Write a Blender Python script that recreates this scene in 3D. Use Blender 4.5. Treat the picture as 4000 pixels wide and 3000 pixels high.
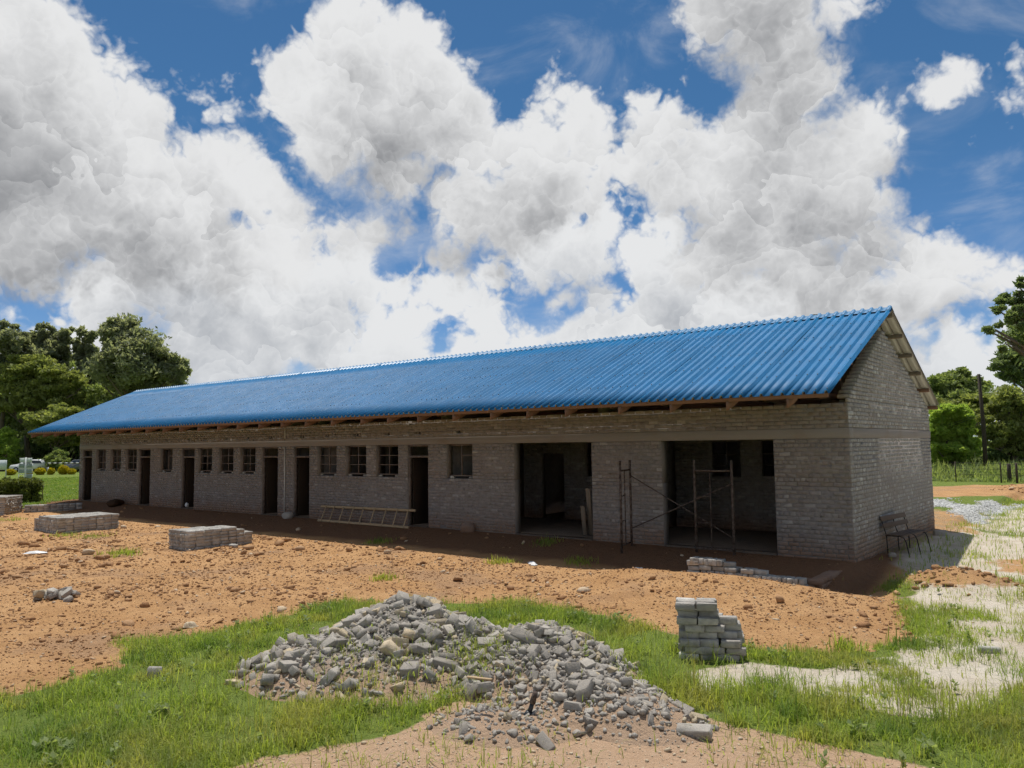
import bpy, bmesh, math, random
import numpy as np
from mathutils import Vector, Matrix

for o in list(bpy.data.objects):
    bpy.data.objects.remove(o)
R = math.radians
scn = bpy.context.scene
COL = scn.collection
rng = np.random.default_rng(7)
random.seed(7)

# ------------------------------------------------------------------ camera
CAM = np.array([4.342, -15.83, 2.2454])
YAW, PITCH, ROLL, FPX = 0.67403, 0.07844, -0.01275, 3048.0     # focal length in pixels of a 4000 px wide frame
_f = np.array([-math.sin(YAW)*math.cos(PITCH), math.cos(YAW)*math.cos(PITCH), math.sin(PITCH)])
_r = np.array([math.cos(YAW), math.sin(YAW), 0.0]); _u = np.cross(_r, _f)
_r, _u = math.cos(ROLL)*_r + math.sin(ROLL)*_u, -math.sin(ROLL)*_r + math.cos(ROLL)*_u
cam_d = bpy.data.cameras.new('camera')
cam = bpy.data.objects.new('camera', cam_d)
COL.objects.link(cam)
m = Matrix(((_r[0], _u[0], -_f[0], CAM[0]), (_r[1], _u[1], -_f[1], CAM[1]), (_r[2], _u[2], -_f[2], CAM[2]), (0, 0, 0, 1)))
cam.matrix_world = m
cam_d.sensor_width = 36.0
cam_d.lens = 36.0*FPX/4000.0
cam_d.clip_end = 5000
cam_d.clip_start = 0.05
scn.camera = cam
KPX = 4000/2212
def ray(x, y):
    x, y = x*KPX, y*KPX
    return _f + _r*(x-2000)/FPX - _u*(y-1500)/FPX
def at(x, y, z=-0.25):            # survey point of the photograph -> point on the level z
    d = ray(x, y); t = (z-CAM[2])/d[2]
    return CAM + t*d
def deep(x, y, D):                # survey point -> point at the depth D
    return CAM + ray(x, y)*D
def sky_dir(x, y):
    d = ray(x, y); return d/np.linalg.norm(d)

# ------------------------------------------------------------------ sun and sky
SUN = np.array([-0.22, 0.21, 1.0]); SUN = SUN/np.linalg.norm(SUN)
SUN_EL = math.asin(SUN[2]); SUN_AZ = math.atan2(SUN[0], SUN[1])     # from +Y towards +X
sd = bpy.data.lights.new('sun', 'SUN'); sd.energy = 4.3; sd.angle = R(0.53); sd.color = (1.0, 0.955, 0.88)
so = bpy.data.objects.new('sun', sd); COL.objects.link(so)
so.rotation_euler = Vector(SUN).to_track_quat('Z', 'Y').to_euler()
so.location = (-8, 8, 40)

world = bpy.data.worlds.new('World'); scn.world = world; world.use_nodes = True
SKY_STRENGTH = 0.1

class NT:
    """small helper to wire node trees"""
    def __init__(s, tree): s.t = tree; s.n = tree.nodes; s.l = tree.links
    def new(s, typ, **kw):
        n = s.n.new(typ)
        for k, v in kw.items(): setattr(n, k, v)
        return n
    def put(s, sock, v):
        if isinstance(v, bpy.types.NodeSocket): s.l.new(v, sock)
        elif v is not None:
            if hasattr(sock.default_value, '__len__') and not hasattr(v, '__len__'): v = (v,)*len(sock.default_value)
            if hasattr(sock.default_value, '__len__') and len(sock.default_value) == 4 and len(v) == 3: v = (*v, 1)
            sock.default_value = v
    def math(s, op, a, b=None, c=None, clamp=False):
        n = s.new('ShaderNodeMath', operation=op); n.use_clamp = clamp
        for i, v in enumerate((a, b, c)):
            if v is not None: s.put(n.inputs[i], v)
        return n.outputs[0]
    def vec(s, op, a, b=None, c=None):
        n = s.new('ShaderNodeVectorMath', operation=op)
        s.put(n.inputs[0], a)
        if b is not None: s.put(n.inputs['Scale' if op == 'SCALE' else 1], b)
        if c is not None: s.put(n.inputs[2], c)
        return n.outputs['Value' if op in ('DISTANCE', 'LENGTH', 'DOT_PRODUCT') else 0]
    def noise(s, vec, scale, detail=4, rough=0.55, dist=0.0, color=False, lac=2.0):
        n = s.new('ShaderNodeTexNoise'); n.inputs['Scale'].default_value = scale
        n.inputs['Detail'].default_value = detail; n.inputs['Roughness'].default_value = rough
        n.inputs['Distortion'].default_value = dist; n.inputs['Lacunarity'].default_value = lac
        if vec is not None: s.put(n.inputs['Vector'], vec)
        return n.outputs['Color' if color else 'Fac']
    def vor(s, vec, scale, feature='F1', detail=0, rough=0.5, rand=1.0, out='Distance'):
        n = s.new('ShaderNodeTexVoronoi', feature=feature); n.inputs['Scale'].default_value = scale
        n.inputs['Randomness'].default_value = rand
        if 'Detail' in n.inputs: n.inputs['Detail'].default_value = detail; n.inputs['Roughness'].default_value = rough
        if vec is not None: s.put(n.inputs['Vector'], vec)
        return n.outputs[out]
    def mix(s, fac, a, b, blend='MIX'):
        n = s.new('ShaderNodeMix', data_type='RGBA', blend_type=blend)
        s.put(n.inputs[0], fac); s.put(n.inputs[6], a); s.put(n.inputs[7], b)
        return n.outputs[2]
    def ramp(s, fac, lo, hi, a=0.0, b=1.0, smooth=True):
        n = s.new('ShaderNodeMapRange'); n.interpolation_type = 'SMOOTHSTEP' if smooth else 'LINEAR'
        s.put(n.inputs[0], fac); s.put(n.inputs[1], lo); s.put(n.inputs[2], hi); s.put(n.inputs[3], a); s.put(n.inputs[4], b)
        return n.outputs[0]

# cumulus banks: (x, y, radius) of the single billows as surveyed in the photograph, turned into directions of the sky dome
NEAR_CLOUDS = [
 (60,60,95),(20,170,140),(120,150,60),(120,280,140),(215,165,75),(262,225,72),(50,340,150),(200,310,110),(295,285,48),
 (300,420,110),(430,410,105),(510,360,58),(555,420,66),(400,500,110),(150,450,130),(10,500,130),(640,470,62),(720,500,55),
 (800,500,60),(880,495,42),(640,550,66),(500,545,90),(280,540,100),(120,545,70),
 (755,90,92),(815,55,52),(872,110,75),(705,190,95),(640,225,75),(800,250,130),(915,200,90),(965,290,105),(850,370,95),
 (715,320,95),(1050,320,80),(1150,300,80),(1200,215,52),(1240,260,62),(1270,330,62),(1170,390,100),(1010,440,95),(1110,480,90),(1250,430,70),
 (985,560,50),(900,590,36),(1090,585,45),
 (1545,20,70),(1660,50,110),(1705,170,105),(1668,300,110),(1600,380,110),(1720,390,125),(1850,270,78),(1865,380,66),(1800,470,100),
 (1620,500,110),(1425,280,78),(1380,225,48),(1365,330,62),(1455,370,78),(1500,300,60),(1478,170,16),(1820,10,50),(1620,-40,120),
 (1700,560,105),(1550,560,90),(1850,565,90),(1960,560,66),(2015,535,44),(2090,595,56),(2160,610,60),(1990,625,90),(1780,640,105),
 (2018,158,42),(2055,140,26),(2195,150,34),(2190,225,40),(2110,270,16),(455,210,30),(480,240,22),(370,172,12)]
FAR_CLOUDS = [
 (225,640,70),(330,600,95),(440,610,95),(590,640,90),(690,620,80),(800,640,55),(870,640,52),(935,690,48),(540,740,120),(690,740,100),
 (840,740,85),(420,730,100),(250,730,80),(1010,740,52),(1090,715,48),(1140,750,60),(1200,655,55),(1280,650,62),(1335,640,45),(1290,440,48),(1320,470,60),
 (1240,560,80),(1180,520,80),(1060,600,45),(1440,500,50),(1390,540,55),(1450,590,85),(1300,740,100),(1420,700,100),(1560,700,110),(1700,700,110),(1860,690,95),(20,680,34),(60,560,60),
 (1980,725,36),(2080,750,50),(2170,770,45),(980,790,60),(1960,810,70),(2100,800,60),(-80,640,50),
 (150,800,90),(330,810,100),(520,830,100),(760,830,90),(1150,820,80),(1450,790,90),(1650,800,90),(1830,770,80),(900,820,80),(1030,810,80),(2040,830,70),(2180,840,60),(2200,690,50),(40,860,60),(-60,800,80),(960,640,60),(1040,680,60),(760,580,60),(900,700,70),(1160,600,60)]

def cloud_group(name, blobs, warp, fine, small, rmin=0):
    g = bpy.data.node_groups.new(name, 'ShaderNodeTree')
    g.interface.new_socket('Dir', in_out='INPUT', socket_type='NodeSocketVector')
    g.interface.new_socket('F', in_out='OUTPUT', socket_type='NodeSocketFloat')
    N = NT(g); gi = N.new('NodeGroupInput'); go = N.new('NodeGroupOutput'); d = gi.outputs[0]
    w1 = N.vec('SUBTRACT', N.noise(d, 7.0, 2, 0.5, color=True), (0.5,)*3)
    w2 = N.vec('SUBTRACT', N.noise(d, 26.0, 5, 0.62, color=True), (0.5,)*3)
    v = N.vec('MULTIPLY_ADD', w1, (warp,)*3, d)
    v = N.vec('MULTIPLY_ADD', w2, (fine,)*3, v)
    acc = None
    for (x, y, r) in [b for b in blobs if b[2] >= rmin]:
        c = sky_dir(x, y); rr = r*KPX/FPX*1.22
        q = N.math('MULTIPLY_ADD', N.vec('DISTANCE', v, tuple(c)), -1.0/small, rr/small)
        acc = q if acc is None else N.math('SMOOTH_MAX', acc, q, 0.22)
    # same kind of cloud over the unseen dome, thickened to add fill light
    g1 = N.ramp(N.noise(d, 3.1, 3, 0.5), 0.40, 0.68, -0.6, 1.2, smooth=False)
    out = N.ramp(N.vec('DOT_PRODUCT', d, tuple(sky_dir(1106, 500))), 0.80, 0.70, 0.0, 1.0)
    g1 = N.math('MULTIPLY_ADD', N.math('SUBTRACT', 1.0, out), -3.0, g1)
    acc = N.math('MAXIMUM', acc, g1)
    N.put(go.inputs[0], acc)
    return g

def build_world():
    N = NT(world.node_tree); N.n.clear()
    out = N.new('ShaderNodeOutputWorld'); bg = N.new('ShaderNodeBackground'); bg.inputs['Strength'].default_value = SKY_STRENGTH
    N.l.new(bg.outputs[0], out.inputs[0])
    sky = N.new('ShaderNodeTexSky', sky_type='NISHITA'); sky.sun_disc = False
    sky.sun_elevation = SUN_EL; sky.sun_rotation = SUN_AZ; sky.altitude = 1200; sky.air_density = 1.0; sky.dust_density = 0.6; sky.ozone_density = 2.5
    d = N.new('ShaderNodeTexCoord').outputs['Generated']
    d = N.vec('NORMALIZE', d)
    sep = N.new('ShaderNodeSeparateXYZ'); N.l.new(d, sep.inputs[0]); el = sep.outputs[2]
    skyc = N.vec('MULTIPLY', sky.outputs[0], N.mix(N.ramp(el, 0.05, 0.40), (0.52, 0.70, 0.92), (0.38, 0.66, 0.80)))
    up = N.vec('ADD', d, (-0.016, 0.012, 0.070))
    w = N.vec('SUBTRACT', N.noise(d, 14.0, 3, 0.6, color=True), (0.5,)*3)
    pw = N.vec('MULTIPLY_ADD', w, (0.095,)*3, d)
    w2 = N.vec('SUBTRACT', N.noise(d, 60.0, 2, 0.6, color=True), (0.5,)*3)
    pw2 = N.vec('MULTIPLY_ADD', w2, (0.022,)*3, pw)
    bil = None; lit3 = None                                              # billows within billows, each rounded and lit from the sun's side
    for sc_, vv, ka, kl in ((6.0, pw, 0.12, 0.28), (14.0, pw, 0.26, 0.30), (34.0, pw2, 0.22, 0.12), (80.0, pw2, 0.13, 0.05)):
        vn_ = N.new('ShaderNodeTexVoronoi', feature='F1'); vn_.inputs['Scale'].default_value = sc_; N.l.new(vv, vn_.inputs['Vector'])
        t = N.math('MULTIPLY', N.math('SUBTRACT', 0.52, vn_.outputs['Distance']), ka)
        off = N.vec('SCALE', N.vec('SUBTRACT', vv, vn_.outputs['Position']), sc_)
        l = N.math('MULTIPLY', N.vec('DOT_PRODUCT', off, tuple(SUN)), kl)
        bil = t if bil is None else N.math('ADD', bil, t); lit3 = l if lit3 is None else N.math('ADD', lit3, l)
    wisp = N.math('SUBTRACT', N.noise(d, 28.0, 5, 0.62), 0.5)
    soft = N.math('SUBTRACT', N.noise(d, 6.0, 3, 0.55), 0.5)
    veil = N.math('MULTIPLY', N.ramp(N.noise(N.vec('MULTIPLY', d, (1.0, 1.0, 1.8)), 5.5, 6, 0.6, 0.6), 0.50, 0.82), 0.42)
    c = N.mix(veil, skyc, (7.0, 7.2, 7.5))                               # thin torn veils high up
    for k, (nm, blobs, warp, fine, small, white, grey) in enumerate((
            ('far_clouds', FAR_CLOUDS, 0.06, 0.035, 0.085, (7.9, 8.0, 8.1), (3.5, 3.75, 4.15)),
            ('near_clouds', NEAR_CLOUDS, 0.065, 0.035, 0.10, (7.9, 7.95, 8.0), (2.5, 2.57, 2.72)))):
        a = N.new('ShaderNodeGroup'); a.node_tree = cloud_group(nm, blobs, warp, fine, small); N.l.new(d, a.inputs[0])
        b = N.new('ShaderNodeGroup'); b.node_tree = cloud_group(nm+'_above', blobs, warp, fine, small, 72); N.l.new(up, b.inputs[0])
        F = a.outputs[0]; Fu = b.outputs[0]
        F2 = N.math('ADD', N.math('ADD', F, 0.02), N.math('MULTIPLY_ADD', wisp, 0.30, bil))
        lit = N.math('SUBTRACT', F, Fu)                                   # tops face the sun, bases are shaded
        alpha = N.ramp(F2, 0.04, N.ramp(lit, -0.25, 0.35, 0.55, 0.27))
        thick = N.ramp(F2, 0.15, 0.95)
        b1 = N.math('MULTIPLY_ADD', thick, -0.66, 0.55)
        b1 = N.math('MULTIPLY_ADD', lit, 1.05, b1)
        b1 = N.math('MULTIPLY_ADD', lit3, 0.66, b1)
        b1 = N.math('MULTIPLY_ADD', soft, 0.75, b1)
        shade = N.ramp(b1, -0.35, 1.15)
        col = N.mix(shade, grey, white)
        c = N.mix(alpha, c, col)
    # pale air towards the horizon
    c = N.mix(N.ramp(el, 0.0, 0.16, 0.45, 0.0), c, (6.3, 6.7, 7.2))
    N.put(bg.inputs[0], c)
build_world()
world.cycles.sampling_method = 'MANUAL'; world.cycles.sample_map_resolution = 512

# ------------------------------------------------------------------ render settings
scn.view_settings.view_transform = 'Standard'; scn.view_settings.look = 'None'
scn.view_settings.exposure = 0.0; scn.view_settings.gamma = 1.0; scn.view_settings.use_curve_mapping = False
scn.cycles.use_denoising = True; scn.cycles.denoising_prefilter = 'NONE'
scn.cycles.use_adaptive_sampling = True; scn.cycles.adaptive_threshold = 0.018; scn.cycles.adaptive_min_samples = 8
scn.cycles.max_bounces = 8; scn.cycles.diffuse_bounces = 4; scn.cycles.glossy_bounces = 3; scn.cycles.transparent_max_bounces = 6
scn.cycles.sample_clamp_indirect = 6.0
scn.cycles.caustics_reflective = False; scn.cycles.caustics_refractive = False

# ------------------------------------------------------------------ helpers
def tag(o, label=None, cat=None, group=None, kind=None):
    if label: o['label'] = label
    if cat: o['category'] = cat
    if group: o['group'] = group
    if kind: o['kind'] = kind
    return o
def empty(name, loc=(0, 0, 0), rz=0.0, parent=None):
    o = bpy.data.objects.new(name, None); COL.objects.link(o); o.location = loc; o.rotation_euler = (0, 0, rz)
    o.empty_display_size = 0.2
    if parent: o.parent = parent
    return o
def link(name, me, mat=None, parent=None):
    o = bpy.data.objects.new(name, me); COL.objects.link(o)
    if mat is not None and not me.materials: me.materials.append(mat)
    if parent: o.parent = parent
    return o
def mesh_np(name, V, F, smooth=False):
    """V (n,3); F list of (k,ncorner) int arrays"""
    me = bpy.data.meshes.new(name)
    V = np.asarray(V, np.float32)
    if not isinstance(F, (list, tuple)): F = [F]
    F = [np.asarray(f, np.int32) for f in F if len(f)]
    nl = sum(f.size for f in F); nf = sum(len(f) for f in F)
    me.vertices.add(len(V)); me.vertices.foreach_set('co', V.ravel())
    me.loops.add(nl); me.loops.foreach_set('vertex_index', np.concatenate([f.ravel() for f in F]))
    tot = np.concatenate([np.full(len(f), f.shape[1], np.int32) for f in F])
    st = np.concatenate(([0], np.cumsum(tot)[:-1])).astype(np.int32)
    me.polygons.add(nf); me.polygons.foreach_set('loop_start', st); me.polygons.foreach_set('loop_total', tot)
    if smooth: me.polygons.foreach_set('use_smooth', np.ones(nf, bool))
    me.update(calc_edges=True); me.validate()
    return me

class MB:
    """collects boxes, bars and tubes into ONE mesh"""
    def __init__(s): s.v = []; s.q = []; s.t = []; s.n = 0
    def add(s, V, Q=(), T=()):
        V = np.asarray(V, float); s.v.append(V)
        if len(Q): s.q.append(np.asarray(Q)+s.n)
        if len(T): s.t.append(np.asarray(T)+s.n)
        s.n += len(V); return s
    def box(s, c, size, rot=None, bev=0.0):
        V, Q, T = cham(size, bev) if bev else plain(size)
        if rot is not None: V = V @ np.asarray(rot).T
        return s.add(V+np.asarray(c), Q, T)
    def span(s, a, b, bev=0.0):
        a, b = np.asarray(a, float), np.asarray(b, float); return s.box((a+b)/2, np.abs(b-a), None, bev)
    def bar(s, a, b, w, h, up=(0, 0, 1), bev=0.0):
        a, b = np.asarray(a, float), np.asarray(b, float); d = b-a; L = np.linalg.norm(d); d = d/L
        u = np.asarray(up, float); x = np.cross(d, u); 
        if np.linalg.norm(x) < 1e-6: x = np.cross(d, (1, 0, 0))
        x /= np.linalg.norm(x); u = np.cross(x, d)
        return s.box((a+b)/2, (w, L, h), np.stack((x, d, u), 1), bev)
    def tube(s, pts, r, n=8, r2=None):
        pts = [np.asarray(p, float) for p in pts]; rings = []; m = len(pts)
        for i, p in enumerate(pts):
            d = pts[min(i+1, m-1)]-pts[max(i-1, 0)]; d = d/np.linalg.norm(d)
            x = np.cross(d, (0.13, 0.21, 0.97)); x /= np.linalg.norm(x); y = np.cross(d, x)
            rr = r if r2 is None else r+(r2-r)*i/max(m-1, 1)
            a = np.arange(n)*2*math.pi/n
            rings.append(p+rr*(np.cos(a)[:, None]*x+np.sin(a)[:, None]*y))
        V = np.concatenate(rings); Q = []
        for i in range(m-1):
            for j in range(n):
                k = (j+1) % n; Q.append((i*n+j, i*n+k, (i+1)*n+k, (i+1)*n+j))
        T = [(0, j+1, j) for j in range(1, n-1)]+[((m-1)*n, (m-1)*n+j, (m-1)*n+j+1) for j in range(1, n-1)]
        return s.add(V, Q, T)
    def mesh(s, name, smooth=False):
        V = np.concatenate(s.v); F = []
        if s.q: F.append(np.concatenate(s.q))
        if s.t: F.append(np.concatenate(s.t))
        return mesh_np(name, V, F, smooth)
    def build(s, name, mat, parent=None, smooth=False):
        return link(name, s.mesh(name, smooth), mat, parent)
def plain(size):
    h = np.asarray(size, float)/2
    V = np.array([(x, y, z) for x in (-1, 1) for y in (-1, 1) for z in (-1, 1)])*h
    Q = [(0, 1, 3, 2), (4, 6, 7, 5), (0, 4, 5, 1), (2, 3, 7, 6), (0, 2, 6, 4), (1, 5, 7, 3)]
    return V, Q, []
_bm = bmesh.new(); bmesh.ops.create_cube(_bm, size=2.0)
bmesh.ops.bevel(_bm, geom=_bm.edges[:]+_bm.verts[:], offset=0.25, segments=1, affect='EDGES', profile=0.5)
_bm.verts.ensure_lookup_table()
_CV = np.array([v.co[:] for v in _bm.verts]); _CQ = [tuple(v.index for v in f.verts) for f in _bm.faces if len(f.verts) == 4]
_CT = [tuple(v.index for v in f.verts) for f in _bm.faces if len(f.verts) == 3]; _bm.free()
def cham(size, b):                # box with chamfered edges (44 triangles)
    h = np.asarray(size, float)/2; b = min(b, h.min()*0.45)
    V = np.where(np.abs(_CV) > 0.9, np.sign(_CV)*h, np.sign(_CV)*(h-b))
    return V, _CQ, _CT
def rotz(a): c, s = math.cos(a), math.sin(a); return np.array(((c, -s, 0), (s, c, 0), (0, 0, 1)))
def rot_rand(g, tilt=math.pi):
    a, b, c = g.uniform(-math.pi, math.pi), g.normal()*tilt, g.normal()*tilt
    ca, sa, cb, sb, cc, sc = math.cos(a), math.sin(a), math.cos(b), math.sin(b), math.cos(c), math.sin(c)
    X = np.array(((1, 0, 0), (0, cb, -sb), (0, sb, cb))); Y = np.array(((cc, 0, sc), (0, 1, 0), (-sc, 0, cc)))
    return X @ Y @ rotz(a)

def _hash(ix, iy, s):
    h = (ix.astype(np.int64)*374761393+iy.astype(np.int64)*668265263+s*974634777) & 0xffffffff
    h = ((h ^ (h >> 13))*1274126177) & 0xffffffff
    return ((h ^ (h >> 16)) & 0xffffff)/float(0xffffff)
def vn(x, y, s=0):
    x = np.asarray(x, float); y = np.asarray(y, float)
    ix, iy = np.floor(x), np.floor(y); fx, fy = x-ix, y-iy; fx = fx*fx*(3-2*fx); fy = fy*fy*(3-2*fy)
    a, b, c, d = _hash(ix, iy, s), _hash(ix+1, iy, s), _hash(ix, iy+1, s), _hash(ix+1, iy+1, s)
    return (a*(1-fx)+b*fx)*(1-fy)+(c*(1-fx)+d*fx)*fy
def fbm(x, y, o=4, s=0):
    r = 0; a = 0.5; t = 0
    for i in range(o):
        r = r+a*vn(x*2**i+i*17.3, y*2**i-i*9.1, s+i); t += a; a *= 0.5
    return r/t
def sst(a, b, x): t = np.clip((x-a)/(b-a), 0, 1); return t*t*(3-2*t)
def poly_sd(x, y, P):             # signed distance, positive inside
    P = np.asarray(P)[:, :2]; d2 = np.full(np.shape(x), 1e18); ins = np.zeros(np.shape(x), bool)
    for i in range(len(P)):
        ax, ay = P[i]; bx, by = P[(i+1) % len(P)]
        ex, ey = bx-ax, by-ay; wx, wy = x-ax, y-ay
        t = np.clip((wx*ex+wy*ey)/(ex*ex+ey*ey+1e-12), 0, 1)
        d2 = np.minimum(d2, (wx-ex*t)**2+(wy-ey*t)**2)
        c = ((ay > y) != (by > y)) & (x < (bx-ax)*(y-ay)/(by-ay+1e-12)+ax)
        ins ^= c
    d = np.sqrt(d2); return np.where(ins, d, -d)

# ------------------------------------------------------------------ materials
MAT = {}
def material(name, fn=None, **kw):
    mt = bpy.data.materials.new(name); mt.use_nodes = True
    N = NT(mt.node_tree); bs = N.n['Principled BSDF']
    bs.inputs['Roughness'].default_value = kw.get('rough', 0.85)
    bs.inputs['Specular IOR Level'].default_value = kw.get('spec', 0.25)
    if 'metal' in kw: bs.inputs['Metallic'].default_value = kw['metal']
    if 'col' in kw: bs.inputs['Base Color'].default_value = (*kw['col'], 1)
    if fn: fn(N, bs)
    MAT[name] = mt; return mt
def wpos(N): return N.new('ShaderNodeNewGeometry').outputs['Position']
def bump(N, bs, h, strength=0.5, dist=0.02):
    b = N.new('ShaderNodeBump'); b.inputs['Strength'].default_value = strength; b.inputs['Distance'].default_value = dist
    N.put(b.inputs['Height'], h); N.l.new(b.outputs[0], bs.inputs['Normal'])
def island(N):                    # a random number for each loose piece and each object
    g = N.new('ShaderNodeNewGeometry').outputs['Random Per Island']; o = N.new('ShaderNodeObjectInfo').outputs['Random']
    return N.math('FRACT', N.math('ADD', g, o))

def m_brick(name, c1, c2, c3, soil=True):
    def f(N, bs):
        p = wpos(N); r = island(N)
        c = N.mix(N.ramp(r, 0.0, 0.7, smooth=False), c1, c2)
        c = N.mix(N.ramp(r, 0.86, 0.97), c, c3)
        c = N.mix(N.ramp(N.noise(p, 9.0, 5, 0.65), 0.35, 0.75), c, N.vec('SCALE', c, 0.68))
        c = N.mix(N.ramp(N.noise(p, 1.1, 4, 0.6), 0.42, 0.72, 0, 0.28), c, (0.25, 0.19, 0.155))
        if soil:
            sp = N.new('ShaderNodeSeparateXYZ'); N.l.new(p, sp.inputs[0])
            k = N.math('ADD', sp.outputs[2], N.math('MULTIPLY', N.noise(p, 2.3, 4, 0.6), -0.7))
            c = N.mix(N.ramp(k, 0.25, -0.45, 0, 0.75), c, (0.27, 0.15, 0.085))
        N.put(bs.inputs['Base Color'], c)
        h = N.math('ADD', N.noise(p, 60.0, 5, 0.7), N.math('MULTIPLY', N.noise(p, 14.0, 3, 0.6), 1.2))
        bump(N, bs, h, 0.55, 0.012)
    return material(name, f, rough=0.95, spec=0.1)
m_brick('wall_brick', (0.285, 0.256, 0.238), (0.318, 0.288, 0.268), (0.405, 0.375, 0.352))  # toned below the gable's, painting in the shade under the eaves
m_brick('gable_brick', (0.355, 0.338, 0.317), (0.393, 0.376, 0.353), (0.54, 0.53, 0.505))  # same brick with the gable's brighter sky light painted in; paler headers too
m_brick('cement_brick', (0.37, 0.352, 0.32), (0.48, 0.462, 0.425), (0.60, 0.585, 0.545), False)
def f(N, bs):
    p = wpos(N); c = N.mix(N.noise(p, 5.0, 6, 0.7), (0.268, 0.239, 0.22), (0.325, 0.293, 0.27))
    N.put(bs.inputs['Base Color'], c); bump(N, bs, N.noise(p, 45.0, 6, 0.75), 0.8, 0.02)
material('mortar', f, rough=0.97, spec=0.08)
def f(N, bs):
    p = wpos(N); st = N.vec('MULTIPLY', p, (0.25, 0.25, 9.0))
    c = N.mix(N.noise(st, 2.0, 5, 0.6), (0.255, 0.226, 0.206), (0.32, 0.288, 0.265))
    c = N.mix(N.ramp(N.noise(p, 0.8, 4, 0.6), 0.5, 0.7, 0, 0.5), c, (0.24, 0.18, 0.14))
    N.put(bs.inputs['Base Color'], c)
    bump(N, bs, N.math('ADD', N.noise(st, 3.0, 4, 0.6), N.noise(p, 50, 5, 0.7)), 0.5, 0.012)
material('concrete', f, rough=0.93, spec=0.12)
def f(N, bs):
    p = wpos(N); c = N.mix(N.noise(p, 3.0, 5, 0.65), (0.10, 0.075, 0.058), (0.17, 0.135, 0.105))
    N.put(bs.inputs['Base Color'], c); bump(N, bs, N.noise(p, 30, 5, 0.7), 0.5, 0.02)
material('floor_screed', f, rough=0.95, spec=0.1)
def f(N, bs):
    p = wpos(N); n = N.noise(p, 1.3, 4, 0.6)
    c = N.mix(N.ramp(n, 0.35, 0.65), (0.011, 0.138, 0.315), (0.015, 0.163, 0.37))
    dust = N.ramp(N.noise(N.vec('MULTIPLY', p, (6.0, 0.7, 0.7)), 1.6, 5, 0.65), 0.52, 0.85, 0, 0.30)
    c = N.mix(dust, c, (0.23, 0.28, 0.33))
    c = N.mix(N.math('MULTIPLY', N.new('ShaderNodeObjectInfo').outputs['Random'], 0.22), c, (0.03, 0.19, 0.42))
    N.put(bs.inputs['Base Color'], c)
    N.put(bs.inputs['Roughness'], N.math('MULTIPLY_ADD', N.noise(p, 3.0, 3, 0.6), 0.20, 0.46))
    bump(N, bs, N.noise(p, 2.4, 2, 0.5), 0.25, 0.02)
material('blue_sheet', f, rough=0.45, spec=0.22)
def f(N, bs):
    p = wpos(N); c = N.mix(N.noise(p, 2.0, 4, 0.6), (0.46, 0.46, 0.42), (0.58, 0.57, 0.52)); N.put(bs.inputs['Base Color'], c)
material('sheet_underside', f, rough=0.5, spec=0.4)
def m_wood(name, a, b, sc=1.0):
    def f(N, bs):
        tc = N.new('ShaderNodeTexCoord').outputs['Object']; p = wpos(N)
        c = N.mix(N.noise(N.vec('MULTIPLY', p, (9*sc, 9*sc, 9*sc)), 2.0, 5, 0.7, 1.2), a, b)
        c = N.mix(N.math('MULTIPLY', island(N), 0.35), c, N.vec('SCALE', c, 0.6))
        N.put(bs.inputs['Base Color'], c); bump(N, bs, N.noise(p, 40, 4, 0.7), 0.4, 0.008)
    return material(name, f, rough=0.85, spec=0.15)
m_wood('rafter_timber', (0.19, 0.11, 0.075), (0.29, 0.175, 0.12))
m_wood('grey_timber', (0.17, 0.135, 0.10), (0.29, 0.235, 0.18))
m_wood('ladder_timber', (0.40, 0.28, 0.16), (0.56, 0.42, 0.26))
m_wood('pole_timber', (0.055, 0.045, 0.036), (0.11, 0.09, 0.07))
m_wood('bench_timber', (0.10, 0.075, 0.06), (0.18, 0.135, 0.105))
def f(N, bs):
    p = wpos(N); c = N.mix(N.ramp(N.noise(p, 14, 5, 0.7), 0.4, 0.62), (0.065, 0.042, 0.033), (0.15, 0.12, 0.10))
    N.put(bs.inputs['Base Color'], c); bump(N, bs, N.noise(p, 90, 4, 0.7), 0.4, 0.004)
material('rusty_pipe', f, rough=0.8, spec=0.25)
def f(N, bs):
    p = wpos(N); c = N.mix(N.ramp(N.noise(p, 10, 4, 0.7), 0.4, 0.65), (0.16, 0.12, 0.10), (0.24, 0.20, 0.175)); N.put(bs.inputs['Base Color'], c)
material('steel_frame', f, rough=0.7, spec=0.3)
def f(N, bs):
    p = wpos(N); N.put(bs.inputs['Base Color'], N.mix(N.noise(p, 8, 5, 0.7), (0.06, 0.035, 0.022), (0.13, 0.08, 0.05))); bump(N, bs, N.noise(p, 25, 5, 0.7), 0.8, 0.04)
material('dark_earth', f, rough=0.97, spec=0.05)
material('black_iron', rough=0.6, spec=0.3, col=(0.025, 0.023, 0.022))
material('white_paint', rough=0.5, spec=0.4, col=(0.72, 0.74, 0.74))
material('black_paint', rough=0.5, spec=0.4, col=(0.03, 0.03, 0.03))
material('plastic_white', rough=0.4, spec=0.4, col=(0.75, 0.76, 0.76))
material('pvc_pipe', rough=0.45, spec=0.4, col=(0.62, 0.62, 0.60))
material('black_plastic', rough=0.4, spec=0.5, col=(0.02, 0.024, 0.03))
material('galvanised', rough=0.4, spec=0.5, metal=0.7, col=(0.55, 0.57, 0.60))
material('lamp_grey', rough=0.5, spec=0.4, col=(0.16, 0.17, 0.18))
material('glass_dark', rough=0.08, spec=0.6, col=(0.03, 0.035, 0.04))
material('tyre', rough=0.8, col=(0.02, 0.02, 0.02))
material('car_white', rough=0.25, spec=0.6, col=(0.78, 0.79, 0.80))
material('car_dark', rough=0.25, spec=0.6, col=(0.09, 0.095, 0.10))
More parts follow.
